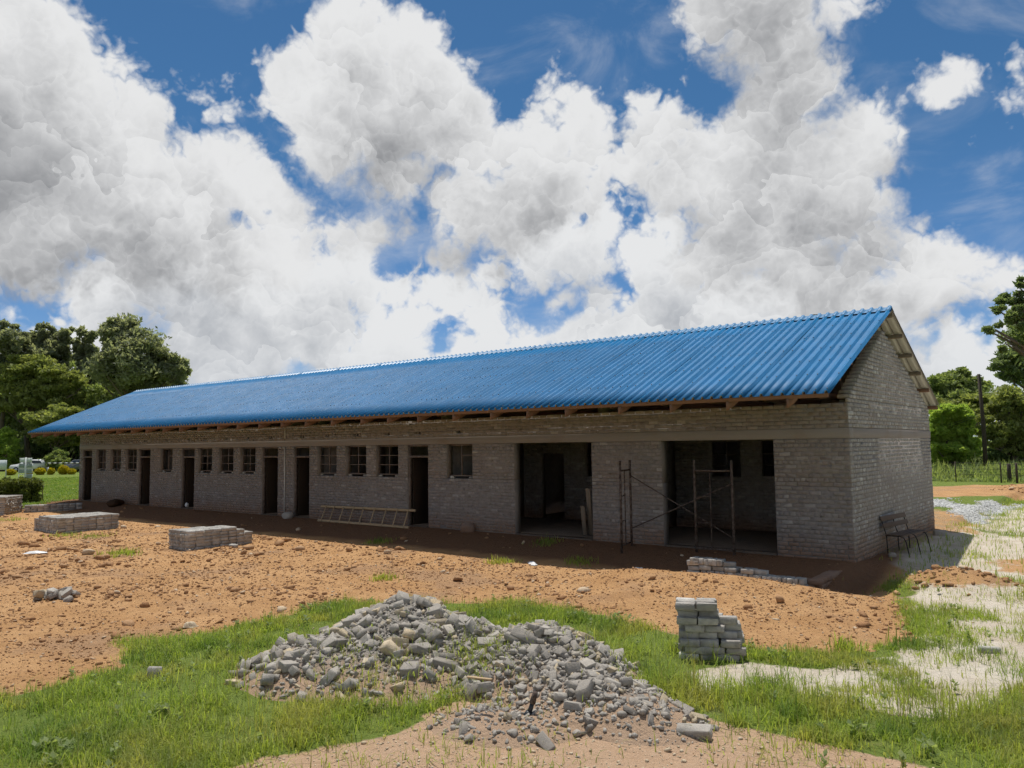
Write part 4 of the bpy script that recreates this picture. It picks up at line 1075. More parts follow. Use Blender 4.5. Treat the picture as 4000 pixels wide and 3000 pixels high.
# black fitting on the lower mound
c = deep(1143, 1516, 7.05); hz_ = gz_at(c[0], c[1])+max(0.0, float(mound_h(np.array([c[0]]), np.array([c[1]]), 1)[0]))
bo = empty('pipe_fitting', (c[0], c[1], hz_)); tag(bo, 'black plastic fitting with flared foot on the dusty mound', 'pipe fitting')
mb = MB(); mb.tube([(0, 0, 0.02), (0.012, 0.01, 0.06), (0.02, 0.02, 0.10)], 0.022, 10, 0.02); mb.build('stem', MAT['black_plastic'], bo, True)
mb = MB(); mb.tube([(-0.025, -0.015, -0.03), (-0.012, -0.008, 0.0), (0.0, 0.0, 0.03)], 0.042, 10, 0.028); mb.build('foot', MAT['black_plastic'], bo, True)
mb = MB(); mb.tube([(0.02, 0.02, 0.10), (0.035, 0.03, 0.16), (0.05, 0.035, 0.2)], 0.03, 8, 0.022); mb.build('collar', MAT['rusty_pipe'], bo, True)

# litter
def scrap(label, x, y, sx, sy, h, seed, mat='plastic_white', name='plastic_bag', cat='litter'):
    g2 = np.random.default_rng(seed); n = 14; u = np.linspace(-1, 1, n); X, Y = np.meshgrid(u, u)
    Z = h*(0.35+fbm(X*2.3+seed, Y*2.3, 3, seed))*np.clip(1-np.hypot(X, Y)**4, 0, 1)
    a = np.arctan2(Y, X); r = np.hypot(X, Y)*(0.75+0.35*vn(np.cos(a)*2+seed, np.sin(a)*2, seed)); X2, Y2 = np.cos(a)*r*sx, np.sin(a)*r*sy
    V = np.stack((X2.ravel(), Y2.ravel(), Z.ravel()), 1); i = np.arange(n*n).reshape(n, n); Q = np.stack((i[:-1, :-1].ravel(), i[:-1, 1:].ravel(), i[1:, 1:].ravel(), i[1:, :-1].ravel()), 1)
    V2 = V.copy(); V2[:, 2] = 0.002
    o = link(name, mesh_np(name, np.concatenate((V, V2)), np.concatenate((Q, Q[:, ::-1]+n*n)), True), MAT[mat]); o.location = (x, y, gz_at(x, y)+0.012); o.rotation_euler = (0, 0, g2.uniform(0, 3)); tag(o, label, cat); return o
c = at(1378, 1226, -0.15); scrap('crumpled white plastic bag at the edge of the roof shadow', c[0], c[1], 0.17, 0.11, 0.10, 3)
c = at(1150, 1213, -0.2); scrap('flat white scrap of paper lying along the shadow edge', c[0], c[1], 0.22, 0.08, 0.04, 5, name='paper_scrap')
c = at(78, 1196); scrap('small white scrap on the soil near the broad stack', c[0], c[1], 0.28, 0.12, 0.05, 8, name='paper_scrap')
c = at(738, 1444, 0.2); q = deep(735, 1380, 8.9); 
c = at(410, 1356); scrap('pale round stone on the soil above the grass', c[0], c[1], 0.10, 0.08, 0.07, 11, 'pale_stone', 'flat_stone', 'stone')

# ------------------------------------------------------------------ clods, pebbles and gravel
def scatter(name, label, cat, mat, pts, sizes, variants, flat_=0.7, sink=0.15):
    base = []
    for me in variants:
        v = np.array([w.co[:] for w in me.vertices]); base.append((v, np.array([tuple(p_.vertices) for p_ in me.polygons])))
    Vs, Fs, n = [], [], 0
    for q, s in zip(pts, sizes):
        v, F = base[int(gr.integers(len(base)))]
        w = (v*s) @ rot_rand(gr, 0.7).T; w[:, 2] *= flat_; w += (q[0], q[1], q[2]+s*sink); Vs.append(w); Fs.append(F+n); n += len(w)
    o = link(name, mesh_np(name, np.concatenate(Vs), np.concatenate(Fs)), MAT[mat]); tag(o, label, cat, kind='stuff'); return o
def cloud_pts(n, x0, x1, y0, y1, wfun, seed, power=1.0):
    g2 = np.random.default_rng(seed); X = g2.uniform(x0, x1, n); Y = g2.uniform(y0, y1, n); D = np.hypot(X-CAM[0], Y-CAM[1])
    k = g2.random(n) < wfun(X, Y)*np.clip((8.0/D)**power, 0, 1); X, Y = X[k], Y[k]; return np.stack((X, Y, H(X, Y)), 1)
ICO = chunk_meshes(10, 'stone', gr, 'clod')
def wsoil(x, y): s = zones(x, y)[0]; return s*(0.25+1.3*sst(0.45, 0.7, fbm(x*0.9, y*0.9, 3, 61)))*(sst(-2.4, -2.9, y)*0.9+0.1)*((y < 0) | (x > 0.4))
pts = np.concatenate((cloud_pts(26000, -34, 3.5, -13, -0.3, wsoil, 1, 1.0), cloud_pts(1500, -1, 6, 25, 34, lambda x, y: 0.9*zones(x, y)[0], 5, 0.2)))
ss = np.clip(gr.lognormal(math.log(0.030), 0.60, len(pts)), 0.012, 0.17)*np.clip(np.hypot(pts[:, 0]-CAM[0], pts[:, 1]-CAM[1])/11, 0.8, 1.8)
scatter('soil_clods', 'loose brown clods strewn over the orange soil', 'soil clods', 'clod', pts, ss, ICO)
OCT = []
for k in range(8):
    v = np.array([(1, 0, 0), (-1, 0, 0), (0, 1, 0), (0, -1, 0), (0, 0, 1), (0, 0, -1)], float)*0.5*(1+gr.normal(0, 0.22, (6, 1)))
    OCT.append(mesh_np('crumb', v, np.array([(0, 2, 4), (2, 1, 4), (1, 3, 4), (3, 0, 4), (2, 0, 5), (1, 2, 5), (3, 1, 5), (0, 3, 5)])))
pts = cloud_pts(110000, -26, 3.5, -13, -2.4, lambda x, y: zones(x, y)[0]*(0.35+0.65*sst(0.35, 0.65, fbm(x*1.6, y*1.6, 3, 66))), 12, 1.1)
scatter('soil_crumbs', 'fine crumbs of earth covering the orange soil', 'soil crumbs', 'clod', pts, np.clip(gr.lognormal(math.log(0.017), 0.4, len(pts)), 0.008, 0.05)*np.clip(np.hypot(pts[:, 0]-CAM[0], pts[:, 1]-CAM[1])/9, 0.8, 1.8), OCT)
mpt = cloud_pts(900, 0.6, 3.4, -2.2, 0.6, lambda x, y: np.exp(-(((x-1.9)/0.8)**2+((y+0.75)/0.6)**2)), 9, 0)
scatter('mound_clods', 'brown clods on the pale spoil mound by the corner', 'soil clods', 'clod', mpt, np.clip(gr.lognormal(math.log(0.05), 0.6, len(mpt)), 0.015, 0.2), ICO)
PEB = chunk_meshes(8, 'stone', gr, 'pale_stone')
pts = cloud_pts(26000, -3, 5, -13.5, -7, lambda x, y: zones(x, y)[3]*0.5, 2, 0.3)
scatter('pale_pebbles', 'small pale pebbles on the gravelly soil in front', 'pebbles', 'pale_stone', pts, np.clip(gr.lognormal(math.log(0.014), 0.55, len(pts)), 0.006, 0.07), PEB)
GRV = chunk_meshes(8, 'stone', gr, 'white_gravel')
pts = cloud_pts(30000, -3, 4, 10, 22, lambda x, y: zones(x, y)[4], 4, 0.0)[:12000]
scatter('white_gravel', 'spread of white crushed stone behind the gable', 'gravel', 'white_gravel', pts, np.clip(gr.lognormal(math.log(0.045), 0.3, len(pts)), 0.02, 0.10), GRV)

# ------------------------------------------------------------------ grass
def blades(name, label, pts, hts, wid, mat, lean=0.45, seed=1, cat='grass'):
    g2 = np.random.default_rng(seed); n = len(pts); az = g2.uniform(0, 2*math.pi, n); ln = np.abs(g2.normal(0, lean, n))+0.08
    dx, dy = np.cos(az), np.sin(az); wx, wy = -dy*wid/2, dx*wid/2
    B = pts; h = hts
    def lvl(t, bend, w): 
        c = B+np.stack((dx*h*ln*bend, dy*h*ln*bend, h*t), 1)
        return c-np.stack((wx*w, wy*w, 0*wx), 1), c+np.stack((wx*w, wy*w, 0*wx), 1)
    a0, a1 = lvl(-0.03, 0.0, 1.0); b0_, b1_ = lvl(0.55, 0.32, 0.85); t = B+np.stack((dx*h*ln, dy*h*ln, h*(1-0.25*ln)), 1)
    V = np.stack((a0, a1, b1_, b0_, t), 1).reshape(-1, 3); o = np.arange(n)[:, None]*5
    Q = o+np.array([[0, 1, 2, 3]]); T = o+np.array([[3, 2, 4]])
    ob = link(name, mesh_np(name, V, [Q, T], True), MAT[mat]); tag(ob, label, cat, kind='stuff'); return ob
tall_spots = [(at(1500, 1490), 0.55, 2.4), (at(560, 1470), 0.6, 2.2), (at(1380, 1420), 0.8, 1.7), (at(1300, 1380), 0.7, 1.5), (at(1600, 1540), 1.0, 1.5), (at(1850, 1560), 1.0, 1.5), (at(2000, 1600), 1.0, 1.5), (at(2150, 1600), 1.0, 1.5),
              (at(1540, 1430), 0.5, 1.6), (at(300, 1420), 0.6, 1.5), (at(850, 1540), 0.8, 1.6), (at(700, 1560), 0.8, 1.5), (at(130, 1520), .7, 1.3), (at(1000, 1330, -.2), 1.2, 1.2)]
def wgrass(x, y):
    s = zones(x, y)
    w = s[1]*(0.12+1.1*sst(0.36, 0.62, fbm(x*1.7, y*1.7, 4, 71)))
    h0 = mound_h(x, y, 0); h1 = mound_h(x, y, 1)
    w = w*np.where(h0 > 0.02, 0.10, 1)*np.where(h1 > 0.04, 0.10, 1)
    v = np.exp(-((x-deep(1050, 1425, 8.2)[0])**2+(y-deep(1050, 1425, 8.2)[1])**2)/0.10)
    return np.clip(w+0.8*v, 0, 1)
def gheight(x, y, g2):
    h = 0.035+0.085*fbm(x*1.1, y*1.1, 3, 81)
    k = np.ones_like(x)
    for c, r_, m_ in tall_spots: k = np.maximum(k, 1+(m_-1)*np.exp(-((x-c[0])**2+(y-c[1])**2)/(r_**2)))
    return h*k*g2.lognormal(0, 0.35, len(x))
def near_pts(n, seed, x0=-9, x1=5.5, y0=-14, y1=-1.0, power=0.6):
    g2 = np.random.default_rng(seed); X = g2.uniform(x0, x1, n); Y = g2.uniform(y0, y1, n)
    cl = g2.integers(0, n//22+1, n); cx = g2.uniform(x0, x1, n//22+2); cy = g2.uniform(y0, y1, n//22+2)     # tufts
    tuft = g2.random(n) < 0.6; X = np.where(tuft, cx[cl]+g2.normal(0, 0.045, n), X); Y = np.where(tuft, cy[cl]+g2.normal(0, 0.045, n), Y)
    D = np.hypot(X-CAM[0], Y-CAM[1]); k = g2.random(n) < wgrass(X, Y)*np.clip((7.5/D)**power, 0, 1); X, Y = X[k], Y[k]
    hm = np.maximum(0, np.maximum(mound_h(X, Y, 0), mound_h(X, Y, 1)))
    return np.stack((X, Y, H(X, Y)+hm), 1)
g2 = np.random.default_rng(4)
pts = near_pts(620000, 101); hts = gheight(pts[:, 0], pts[:, 1], g2)
blades('grass', 'fresh green grass growing in front of the soil and around the rubble', pts, hts, 0.0055+0.004*g2.random(len(pts)), 'grass_blade', 0.85, 2)
sel = g2.random(len(pts)) < 0.11
blades('dry_grass', 'scattered straw coloured stems among the green grass', pts[sel], hts[sel]*1.5, np.full(sel.sum(), 0.0045), 'grass_dry', 0.35, 3)
# seed stems that stand up in the right foreground
st = []
for c, r_, n in ((at(1500, 1500), 0.13, 26), (at(1960, 1560), 0.35, 30), (at(2060, 1570), 0.3, 22), (at(1690, 1560), 0.5, 26), (at(1490, 1420), 0.2, 14), (at(545, 1480), 0.35, 26)):
    for k in range(n): q = c[:2]+g2.normal(0, r_*0.5, 2); st.append((q[0], q[1], gz_at(*q)))
st = np.array(st); blades('seed_stems', 'tall thin seed stems rising above the grass', st, g2.uniform(0.3, 0.62, len(st)), np.full(len(st), 0.005), 'grass_dry', 0.18, 6)
# broad-leaved weeds among the grass
wc = near_pts(5200, 303); wc = wc[g2.random(len(wc)) < 0.30]; cs = []
Vw, Tw, nW = [], [], 0
for q in wc:
    m_ = int(g2.integers(7, 15)); a_ = g2.uniform(0, 6.28, m_); L_ = g2.uniform(0.03, 0.075, m_); up_ = g2.uniform(0.3, 1.0, m_); h_ = g2.uniform(0.02, 0.12, m_)
    for k in range(m_):
        d_ = np.array((math.cos(a_[k]), math.sin(a_[k]), up_[k])); d_ /= np.linalg.norm(d_); s_ = np.array((-math.sin(a_[k]), math.cos(a_[k]), 0))*L_[k]*0.33; o_ = q+np.array((0, 0, h_[k]))
        Vw += [o_, o_+d_*L_[k]*0.5+s_, o_+d_*L_[k], o_+d_*L_[k]*0.5-s_]; Tw += [(nW, nW+1, nW+2), (nW, nW+2, nW+3)]; nW += 4
ob = link('leafy_weeds', mesh_np('leafy_weeds', np.array(Vw), np.array(Tw)), MAT['leaf_mid']); tag(ob, 'small broad leaved weeds mixed into the foreground grass', 'weeds', kind='stuff')
# sparse growth on the soil, at the back and on the lawn
pts = cloud_pts(90000, 0.2, 9, -1.0, 24, lambda x, y: zones(x, y)[1]*0.9, 8, 0.3)
blades('rough_grass', 'patchy grass on the sandy ground beside the gable', pts, 0.10*g2.lognormal(0, 0.4, len(pts)), np.full(len(pts), 0.012), 'grass_blade', 0.6, 9)
tu = [];
for c in (at(1080, 1210, -.2), at(1250, 1212, -.2), at(140, 1157), at(200, 1160), at(250, 1198), at(270, 1200), at(1180, 1185, -.2), at(820, 1170, -.2), at(150, 1120), at(20, 1125), at(830, 1250), at(1830, 1405), at(1960, 1395)):
    q = c[:2]+g2.normal(0, 0.13, (160, 2))*np.clip(np.hypot(c[0]-CAM[0], c[1]-CAM[1])/14, 0.7, 2.5); tu.append(q)
q = np.concatenate(tu); pts = np.stack((q[:, 0], q[:, 1], H(q[:, 0], q[:, 1])), 1)
blades('soil_weeds', 'little green weeds sprouting from the bare soil', pts, 0.09*g2.lognormal(0, 0.4, len(pts)), np.full(len(pts), 0.014), 'grass_blade', 0.6, 10)
X = g2.uniform(-75, -34.3, 160000); Y = g2.uniform(-4, 26, 160000); k = (g2.random(160000) < zones(X, Y)[1]) & (np.hypot(X+38, Y-2) < 42); X, Y = X[k], Y[k]
blades('lawn', 'smooth mown lawn beyond the far end of the building', np.stack((X, Y, H(X, Y)), 1), 0.06*g2.lognormal(0, 0.3, len(X)), np.full(len(X), 0.035), 'grass_lawn', 0.7, 11, 'lawn')
X = g2.uniform(-9, 22, 70000); Y = g2.uniform(32.5, 62, 70000); k = g2.random(70000) < zones(X, Y)[1]; X, Y = X[k], Y[k]
hw = 0.16+0.5*sst(0.42, 0.7, fbm(X*0.3, Y*0.3, 3, 91))*sst(33, 38, Y)
blades('field_weeds', 'tall weeds and grass around the fence behind the building', np.stack((X, Y, H(X, Y)), 1), hw*g2.lognormal(0, 0.3, len(X)), 0.05+0.05*hw, 'leaf_mid', 0.6, 12, 'weeds')

# ------------------------------------------------------------------ trees and shrubs
def leaf_cloud(centers, radii, counts, size, g2, droop=0.0, origin=(0, 0, 0)):
    """many small folded leaves spread round clump centres"""
    P_ = []
    for c, r_, n in zip(centers, radii, counts):
        d = g2.normal(0, 1, (n, 3)); d /= np.linalg.norm(d, axis=1, keepdims=True); rr = g2.random(n)**0.42
        q = c+d*rr[:, None]*np.asarray(r_); q[:, 2] -= droop*np.abs(g2.normal(0, 1, n))*np.asarray(r_)[..., -1] if droop else 0
        P_.append(q)
    P_ = np.concatenate(P_); n = len(P_)
    s = size*g2.lognormal(0, 0.3, n)[:, None]; a = g2.normal(0, 1, (n, 3)); a /= np.linalg.norm(a, axis=1, keepdims=True)
    b = g2.normal(0, 1, (n, 3)); b[:, 2] += 0.5; b -= a*(a*b).sum(1, keepdims=True); b /= np.linalg.norm(b, axis=1, keepdims=True); c_ = np.cross(a, b)
    V = np.stack((P_-a*s, P_+b*s*0.42+c_*s*0.12, P_+a*s, P_-b*s*0.42+c_*s*0.12), 1).reshape(-1, 3)-np.asarray(origin)
    o = np.arange(n)[:, None]*4
    return V, np.concatenate((o+np.array([[0, 1, 2]]), o+np.array([[0, 2, 3]])))
def tree(name, label, base, lobes, mat, leaf, nleaf, seed, trunk_r=0.25, group=None, cat='tree', clump=0.30, droop=0.0, bark='bark', shell=0.52):
    """lobes: (offset from base, radii) ellipsoids that make up the crown"""
    g2 = np.random.default_rng(seed); base = np.array(base, float); base[2] = gz_at(base[0], base[1])-0.05
    root = empty(name, base); tag(root, label, cat, group)
    vol = np.array([np.prod(np.asarray(r_))**0.66 for _, r_ in lobes]); vol /= vol.sum()
    cs, rs, ns = [], [], []; mb = MB()
    H0 = max(o[2] for o, _ in lobes)
    mb.tube([(0, 0, -0.2), (0.05*H0*g2.normal(), 0.02*H0*g2.normal(), H0*0.35), (0.04*H0*g2.normal(), 0.03*H0*g2.normal(), H0*0.75), (0, 0, H0)], trunk_r, 7, trunk_r*0.25)
    for (o, r_), v in zip(lobes, vol):
        o = np.asarray(o, float); r_ = np.asarray(r_, float); m_ = max(5, int(70*v*len(lobes)**0.5))
        for k in range(m_):
            d = g2.normal(0, 1, 3); d /= np.linalg.norm(d); q = o+d*r_*(shell+(1-shell)*g2.random())*(1 if g2.random() < .82 else 0.55)
            cr = r_*clump*g2.lognormal(0, 0.3)*np.array((1.15, 1.15, 0.8)); cs.append(q); rs.append(cr); ns.append(max(8, int(nleaf*1.5*v/m_)))
        st_ = np.array((0, 0, max(0.3, (o[2]-r_[2])*0.75)))
        for k in range(3):
            d = g2.normal(0, 0.5, 3); e = o+d*r_*0.7; mb.tube([st_, (st_+e)/2+g2.normal(0, 0.08, 3)*r_, e], trunk_r*0.45, 5, trunk_r*0.08)
    mb.build('trunk', MAT[bark], root, True)
    V, T = leaf_cloud(cs, rs, ns, leaf*0.78, g2, droop)
    link('crown', mesh_np('crown', V, T), MAT[mat], root)
    return root
def px_tree(name, label, cx, D, lob, mat, leaf, nleaf, seed, **kw):
    """lob: (x, y, rx, ry) in survey coordinates at the depth D"""
    b = deep(cx, 1000, D); k = D*KPX/FPX; lobes = []
    side = np.array((_r[0], _r[1], 0))
    for (x_, y_, rx_, ry_) in lob:
        q = deep(x_, y_, D); off = q-np.array((b[0], b[1], -0.25)); off += np.array((_f[0], _f[1], 0))*np.random.default_rng(seed+5000+int(x_)).normal(0, 0.35)*rx_*k
        lobes.append((off, (rx_*k, rx_*k, ry_*k)))
    return tree(name, label, b, lobes, mat, leaf, nleaf, seed, **kw)
GL = 'trees beyond the far end of the building'; GR = 'trees behind the gable'
px_tree('eucalyptus_tree', 'tallest dark grey green gum tree with a rounded drooping crown', 285, 105,
        [(270, 715, 42, 32), (300, 735, 50, 40), (335, 775, 42, 42), (365, 800, 34, 40), (245, 745, 34, 34), (285, 790, 60, 45), (385, 810, 20, 32), (330, 830, 55, 36), (230, 800, 30, 40)], 'leaf_gum', 0.36, 30000, 1, trunk_r=0.5, group=GL, droop=0.35, clump=0.33)
px_tree('eucalyptus_tree', 'slim airy gum tree between the two denser crowns', 190, 112,
        [(190, 720, 20, 20), (185, 760, 26, 28), (205, 790, 26, 28), (165, 740, 14, 18), (195, 835, 34, 30)], 'leaf_gum', 0.34, 9000, 2, trunk_r=0.35, group=GL, droop=0.3, clump=0.25)
px_tree('eucalyptus_tree', 'tall gum tree with thin pointed tops at the left', 95, 112,
        [(98, 712, 22, 18), (70, 735, 30, 26), (125, 745, 28, 28), (100, 780, 46, 36), (140, 720, 18, 16)], 'leaf_gum', 0.36, 13000, 3, trunk_r=0.4, group=GL, droop=0.3, clump=0.25)
px_tree('eucalyptus_tree', 'tall pale gum tree cut by the left picture edge', 5, 108,
        [(0, 715, 34, 26), (35, 745, 38, 34), (-30, 735, 46, 40), (20, 790, 50, 40), (-50, 800, 60, 50)], 'leaf_gum', 0.36, 15000, 4, trunk_r=0.4, group=GL, droop=0.3, clump=0.26)
px_tree('broad_tree', 'wide yellow green tree under the left gum trees', 65, 106,
        [(60, 790, 46, 32), (20, 815, 44, 32), (105, 815, 40, 28), (145, 815, 34, 22), (60, 850, 62, 36), (125, 855, 42, 30), (10, 870, 46, 34), (175, 840, 22, 20)], 'leaf_yellowgreen', 0.30, 26000, 5, trunk_r=0.45, group=GL)
px_tree('broad_tree', 'olive green round tree rising behind the roof end', 245, 108,
        [(230, 845, 40, 30), (265, 870, 46, 28), (200, 875, 34, 26), (300, 860, 32, 24), (250, 905, 60, 34)], 'leaf_mid', 0.30, 15000, 6, trunk_r=0.4, group=GL)
px_tree('broad_tree', 'fresh green lower tree in front of the roof corner', 120, 104,
        [(105, 900, 42, 22), (150, 895, 40, 22), (75, 925, 36, 20), (130, 935, 60, 26), (185, 925, 36, 24)], 'leaf_yellowgreen', 0.3, 15000, 7, trunk_r=0.3, group=GL)
px_tree('broad_tree', 'dark shady tree under the eaves by the boom', 150, 110,
        [(90, 955, 42, 24), (140, 950, 42, 26), (60, 985, 40, 24), (165, 985, 40, 30), (110, 990, 50, 24), (185, 960, 30, 26)], 'leaf_dark', 0.3, 15000, 8, trunk_r=0.3, group=GL)
px_tree('broad_tree', 'bright green tree at the left edge beside the sign', 5, 101,
        [(0, 945, 26, 22), (20, 965, 18, 20), (-25, 960, 30, 28), (5, 990, 22, 14), (-10, 1000, 30, 18)], 'leaf_bright', 0.28, 9000, 9, trunk_r=0.3, group=GL)
px_tree('small_tree', 'small round tree on the lawn behind the yellow shrubs', 118, 98,
        [(120, 985, 20, 17), (100, 1000, 18, 13), (138, 998, 16, 14), (118, 1005, 26, 12)], 'leaf_mid', 0.22, 9000, 10, trunk_r=0.13, group=GL)
px_tree('broad_tree', 'distant blue green tree closing the view at the left', -90, 120, [(-110, 900, 90, 60), (-60, 960, 60, 40), (30, 960, 60, 36), (120, 975, 60, 30), (200, 960, 60, 40)], 'leaf_dark', 0.45, 14000, 13, trunk_r=0.4, group=GL)
px_tree('broad_tree', 'dense muted green tree filling the gap behind the gum trunks', 170, 122,
        [(60, 880, 60, 50), (130, 860, 60, 50), (200, 850, 60, 50), (270, 850, 50, 45), (330, 850, 50, 35), (160, 930, 80, 45), (60, 950, 70, 40), (250, 920, 60, 40), (150, 800, 40, 40), (60, 800, 50, 50), (10, 900, 50, 60)], 'leaf_mid', 0.42, 26000, 14, trunk_r=0.5, group=GL)
px_tree('shade_tree', 'big dark tree whose branch reaches in from the right edge', 2330, 42,
        [(2195, 640, 26, 24), (2170, 672, 30, 20), (2145, 712, 22, 14), (2205, 690, 34, 20), (2215, 610, 18, 14), (2260, 650, 60, 60), (2195, 745, 22, 14), (2330, 700, 110, 90)], 'leaf_dark', 0.17, 30000, 21, trunk_r=0.45, group=GR, clump=0.24)
px_tree('shade_tree', 'dark spreading tree below the overhanging branch', 2245, 64,
        [(2190, 775, 34, 18), (2155, 795, 26, 14), (2230, 760, 40, 30), (2200, 815, 40, 22), (2290, 800, 70, 40)], 'leaf_dark', 0.2, 17000, 22, trunk_r=0.2, group=GR)
px_tree('broad_tree', 'far rounded tree on the skyline right of the gable', 2065, 95,
        [(2030, 832, 30, 26), (2070, 822, 36, 24), (2105, 838, 32, 24), (2060, 860, 56, 26), (1995, 850, 30, 26), (2130, 860, 30, 22)], 'leaf_mid', 0.30, 17000, 23, trunk_r=0.35, group=GR)
px_tree('broad_tree', 'leafy bright green tree close behind the gable corner', 2050, 50,
        [(2045, 895, 34, 22), (2080, 905, 30, 24), (2030, 930, 30, 30), (2070, 945, 40, 32), (2100, 955, 28, 30), (2020, 975, 26, 26), (2060, 985, 40, 20)], 'leaf_bright', 0.17, 26000, 24, trunk_r=0.18, group=GR)
px_tree('broad_tree', 'yellowish tree standing behind the fence at the right edge', 2190, 54,
        [(2185, 870, 42, 28), (2150, 900, 34, 26), (2215, 890, 40, 34), (2170, 935, 46, 28), (2225, 945, 40, 34), (2140, 960, 30, 18), (2200, 975, 40, 18), (2290, 920, 60, 50)], 'leaf_yellowgreen', 0.17, 26000, 25, trunk_r=0.22, group=GR)
px_tree('bush', 'low dark thicket in the shade under the trees', 2090, 56,
        [(2030, 1000, 34, 16), (2090, 1000, 38, 16), (2150, 990, 40, 18), (2210, 990, 40, 18), (2270, 985, 50, 22)], 'leaf_dark', 0.16, 15000, 26, trunk_r=0.08, group=GR, cat='bush')
px_tree('broad_tree', 'muted green tree in the middle distance behind the pole', 2110, 72,
        [(2105, 870, 34, 20), (2070, 885, 40, 20), (2140, 885, 34, 22), (2030, 880, 30, 18)], 'leaf_yellowgreen', 0.22, 9000, 27, trunk_r=0.2, group=GR)

# clipped hedge
hA, hB = at(101, 1083), at(-120, 1089); hd = (hB-hA); hL = np.linalg.norm(hd[:2]); ha = math.atan2(hd[1], hd[0])
hr = empty('hedge', (hA[0], hA[1], gz_at(hA[0], hA[1])), ha); tag(hr, 'clipped green hedge running out at the left edge', 'hedge')
g2 = np.random.default_rng(55); n = 26; cs = [np.array((0.35+(hL-0.4)*g2.random(), g2.normal(0, 0.30), 0.08+0.98*g2.random()**0.8)) for k in range(230)]
V, T = leaf_cloud(cs, [np.array((0.24, 0.2, 0.2))]*230, [90]*230, 0.075, g2); link('foliage', mesh_np('foliage', V, T), MAT['leaf_hedge'], hr)
for k in range(9):
    mb = MB(); x_ = 0.15+hL*k/9; mb.tube([(x_, 0, -0.05), (x_+0.05, 0.03, 0.5), (x_, -0.05, 0.95)], 0.025, 5, 0.01); mb.build('stem', MAT['bark'], hr)
# round golden shrubs
for lab, x_, y_, w_, h_ in (('golden shrub behind the hedge at the far left', 23, 1031, 20, 13), ('golden shrub half hidden at the right end of the hedge', 86, 1033, 21, 15), ('small golden shrub just right of the boom post', 110, 1036, 14, 14),
                            ('largest round golden shrub on the lawn', 137, 1034, 21, 20), ('low golden shrub nearest the building corner', 154, 1037, 17, 12), ('faint golden shrub behind the sign pole', 62, 1034, 14, 10)):
    D = 83.0; k = D*KPX/FPX; b = deep(x_, y_+3, D); b[2] = gz_at(b[0], b[1]); sh = empty('golden_shrub', b); tag(sh, lab, 'shrub', 'golden shrubs on the lawn')
    V, T = leaf_cloud([np.array((0, 0, h_*k*0.5))]+[np.array((math.cos(a_)*w_*k*.25, math.sin(a_)*w_*k*.25, h_*k*(0.5+.2*math.sin(a_*3)))) for a_ in range(6)], [np.array((w_*k*.5, w_*k*.5, h_*k*.55))]+[np.array((w_*k*.28, w_*k*.28, h_*k*.35))]*6, [900]+[200]*6, 0.09, g2)
    link('foliage', mesh_np('foliage', V, T), MAT['leaf_gold'], sh); mb = MB(); mb.tube([(0, 0, -.05), (0, 0, h_*k*.6)], 0.03, 5); mb.build('stem', MAT['bark'], sh)

# ------------------------------------------------------------------ things on the lawn
sg = deep(54, 1048, 57.0); sg[2] = gz_at(sg[0], sg[1]); so_ = empty('sign_post', sg, YAW); tag(so_, 'white metal sign post carrying rows of small framed boards', 'sign')
kk = 57.0*KPX/FPX
def sz(y_): return (1048-y_)*kk
mb = MB(); mb.tube([(0, 0, 0), (0, 0, sz(987))], 0.055, 8); mb.build('post', MAT['white_paint'], so_, True)
for r_, (y0, y1, wd) in enumerate(((988, 998, 13), (1000, 1010, 15), (1012, 1021, 15), (1023, 1032, 15))):
    for s in (-1, 1):
        fr = empty('board', (0, 0, 0), 0, so_); a0, a1 = sorted((s*0.6*kk*2, s*wd*kk)); z0, z1 = sz(y1), sz(y0)
        mb = MB(); t_ = 0.035
        mb.span((a0, -.02, z0), (a0+t_, .02, z1)); mb.span((a1-t_, -.02, z0), (a1, .02, z1)); mb.span((a0+t_, -.019, z0), (a1-t_, .019, z0+t_)); mb.span((a0+t_, -.019, z1-t_), (a1-t_, .019, z1)); mb.build('board_frame', MAT['white_paint'], fr)
        if r_ < 3 or s > 0: mb = MB(); mb.span((a0+t_, -.008, z0+t_), (a1-t_, .008, z1-t_)); mb.build('board_face', MAT['sign_pale'] if r_ == 0 else MAT['sign_face'], fr)
    mb = MB(); mb.tube([(0, 0, sz(y1)), (wd*kk*0.5, 0, sz(y0))], 0.012, 5); mb.tube([(0, 0, sz(y1)), (-wd*kk*0.5, 0, sz(y0))], 0.012, 5); mb.build('stay', MAT['white_paint'], so_)
nb = deep(6, 1035, 74.0); nb[2] = gz_at(nb[0], nb[1]); no_ = empty('notice_board', nb, YAW); tag(no_, 'pale notice board on legs cut by the left edge', 'sign'); kk = 74*KPX/FPX
mb = MB(); mb.span((-14*kk, -.03, 18*kk), (7*kk, .03, 39*kk)); mb.build('board_face', MAT['sign_pale'], no_)
for x_ in (-12, 5): mb = MB(); mb.tube([(x_*kk, .06, 0), (x_*kk, .06, 39*kk)], 0.05, 6); mb.build('leg', MAT['white_paint'], no_)
bm_ = deep(102.5, 1036, 84.0); bm_[2] = gz_at(bm_[0], bm_[1]); bo_ = empty('boom_gate', bm_, YAW); tag(bo_, 'black and white boom gate with its post beyond the lawn', 'boom gate'); kk = 84*KPX/FPX
mb = MB(); mb.tube([(0, 0, 0), (0, 0, 16*kk)], 0.09, 8); mb.build('post', MAT['white_paint'], bo_); mb = MB(); mb.tube([(0, 0, 16*kk), (0, 0, 26*kk)], 0.085, 8); mb.build('post_top', MAT['black_paint'], bo_)
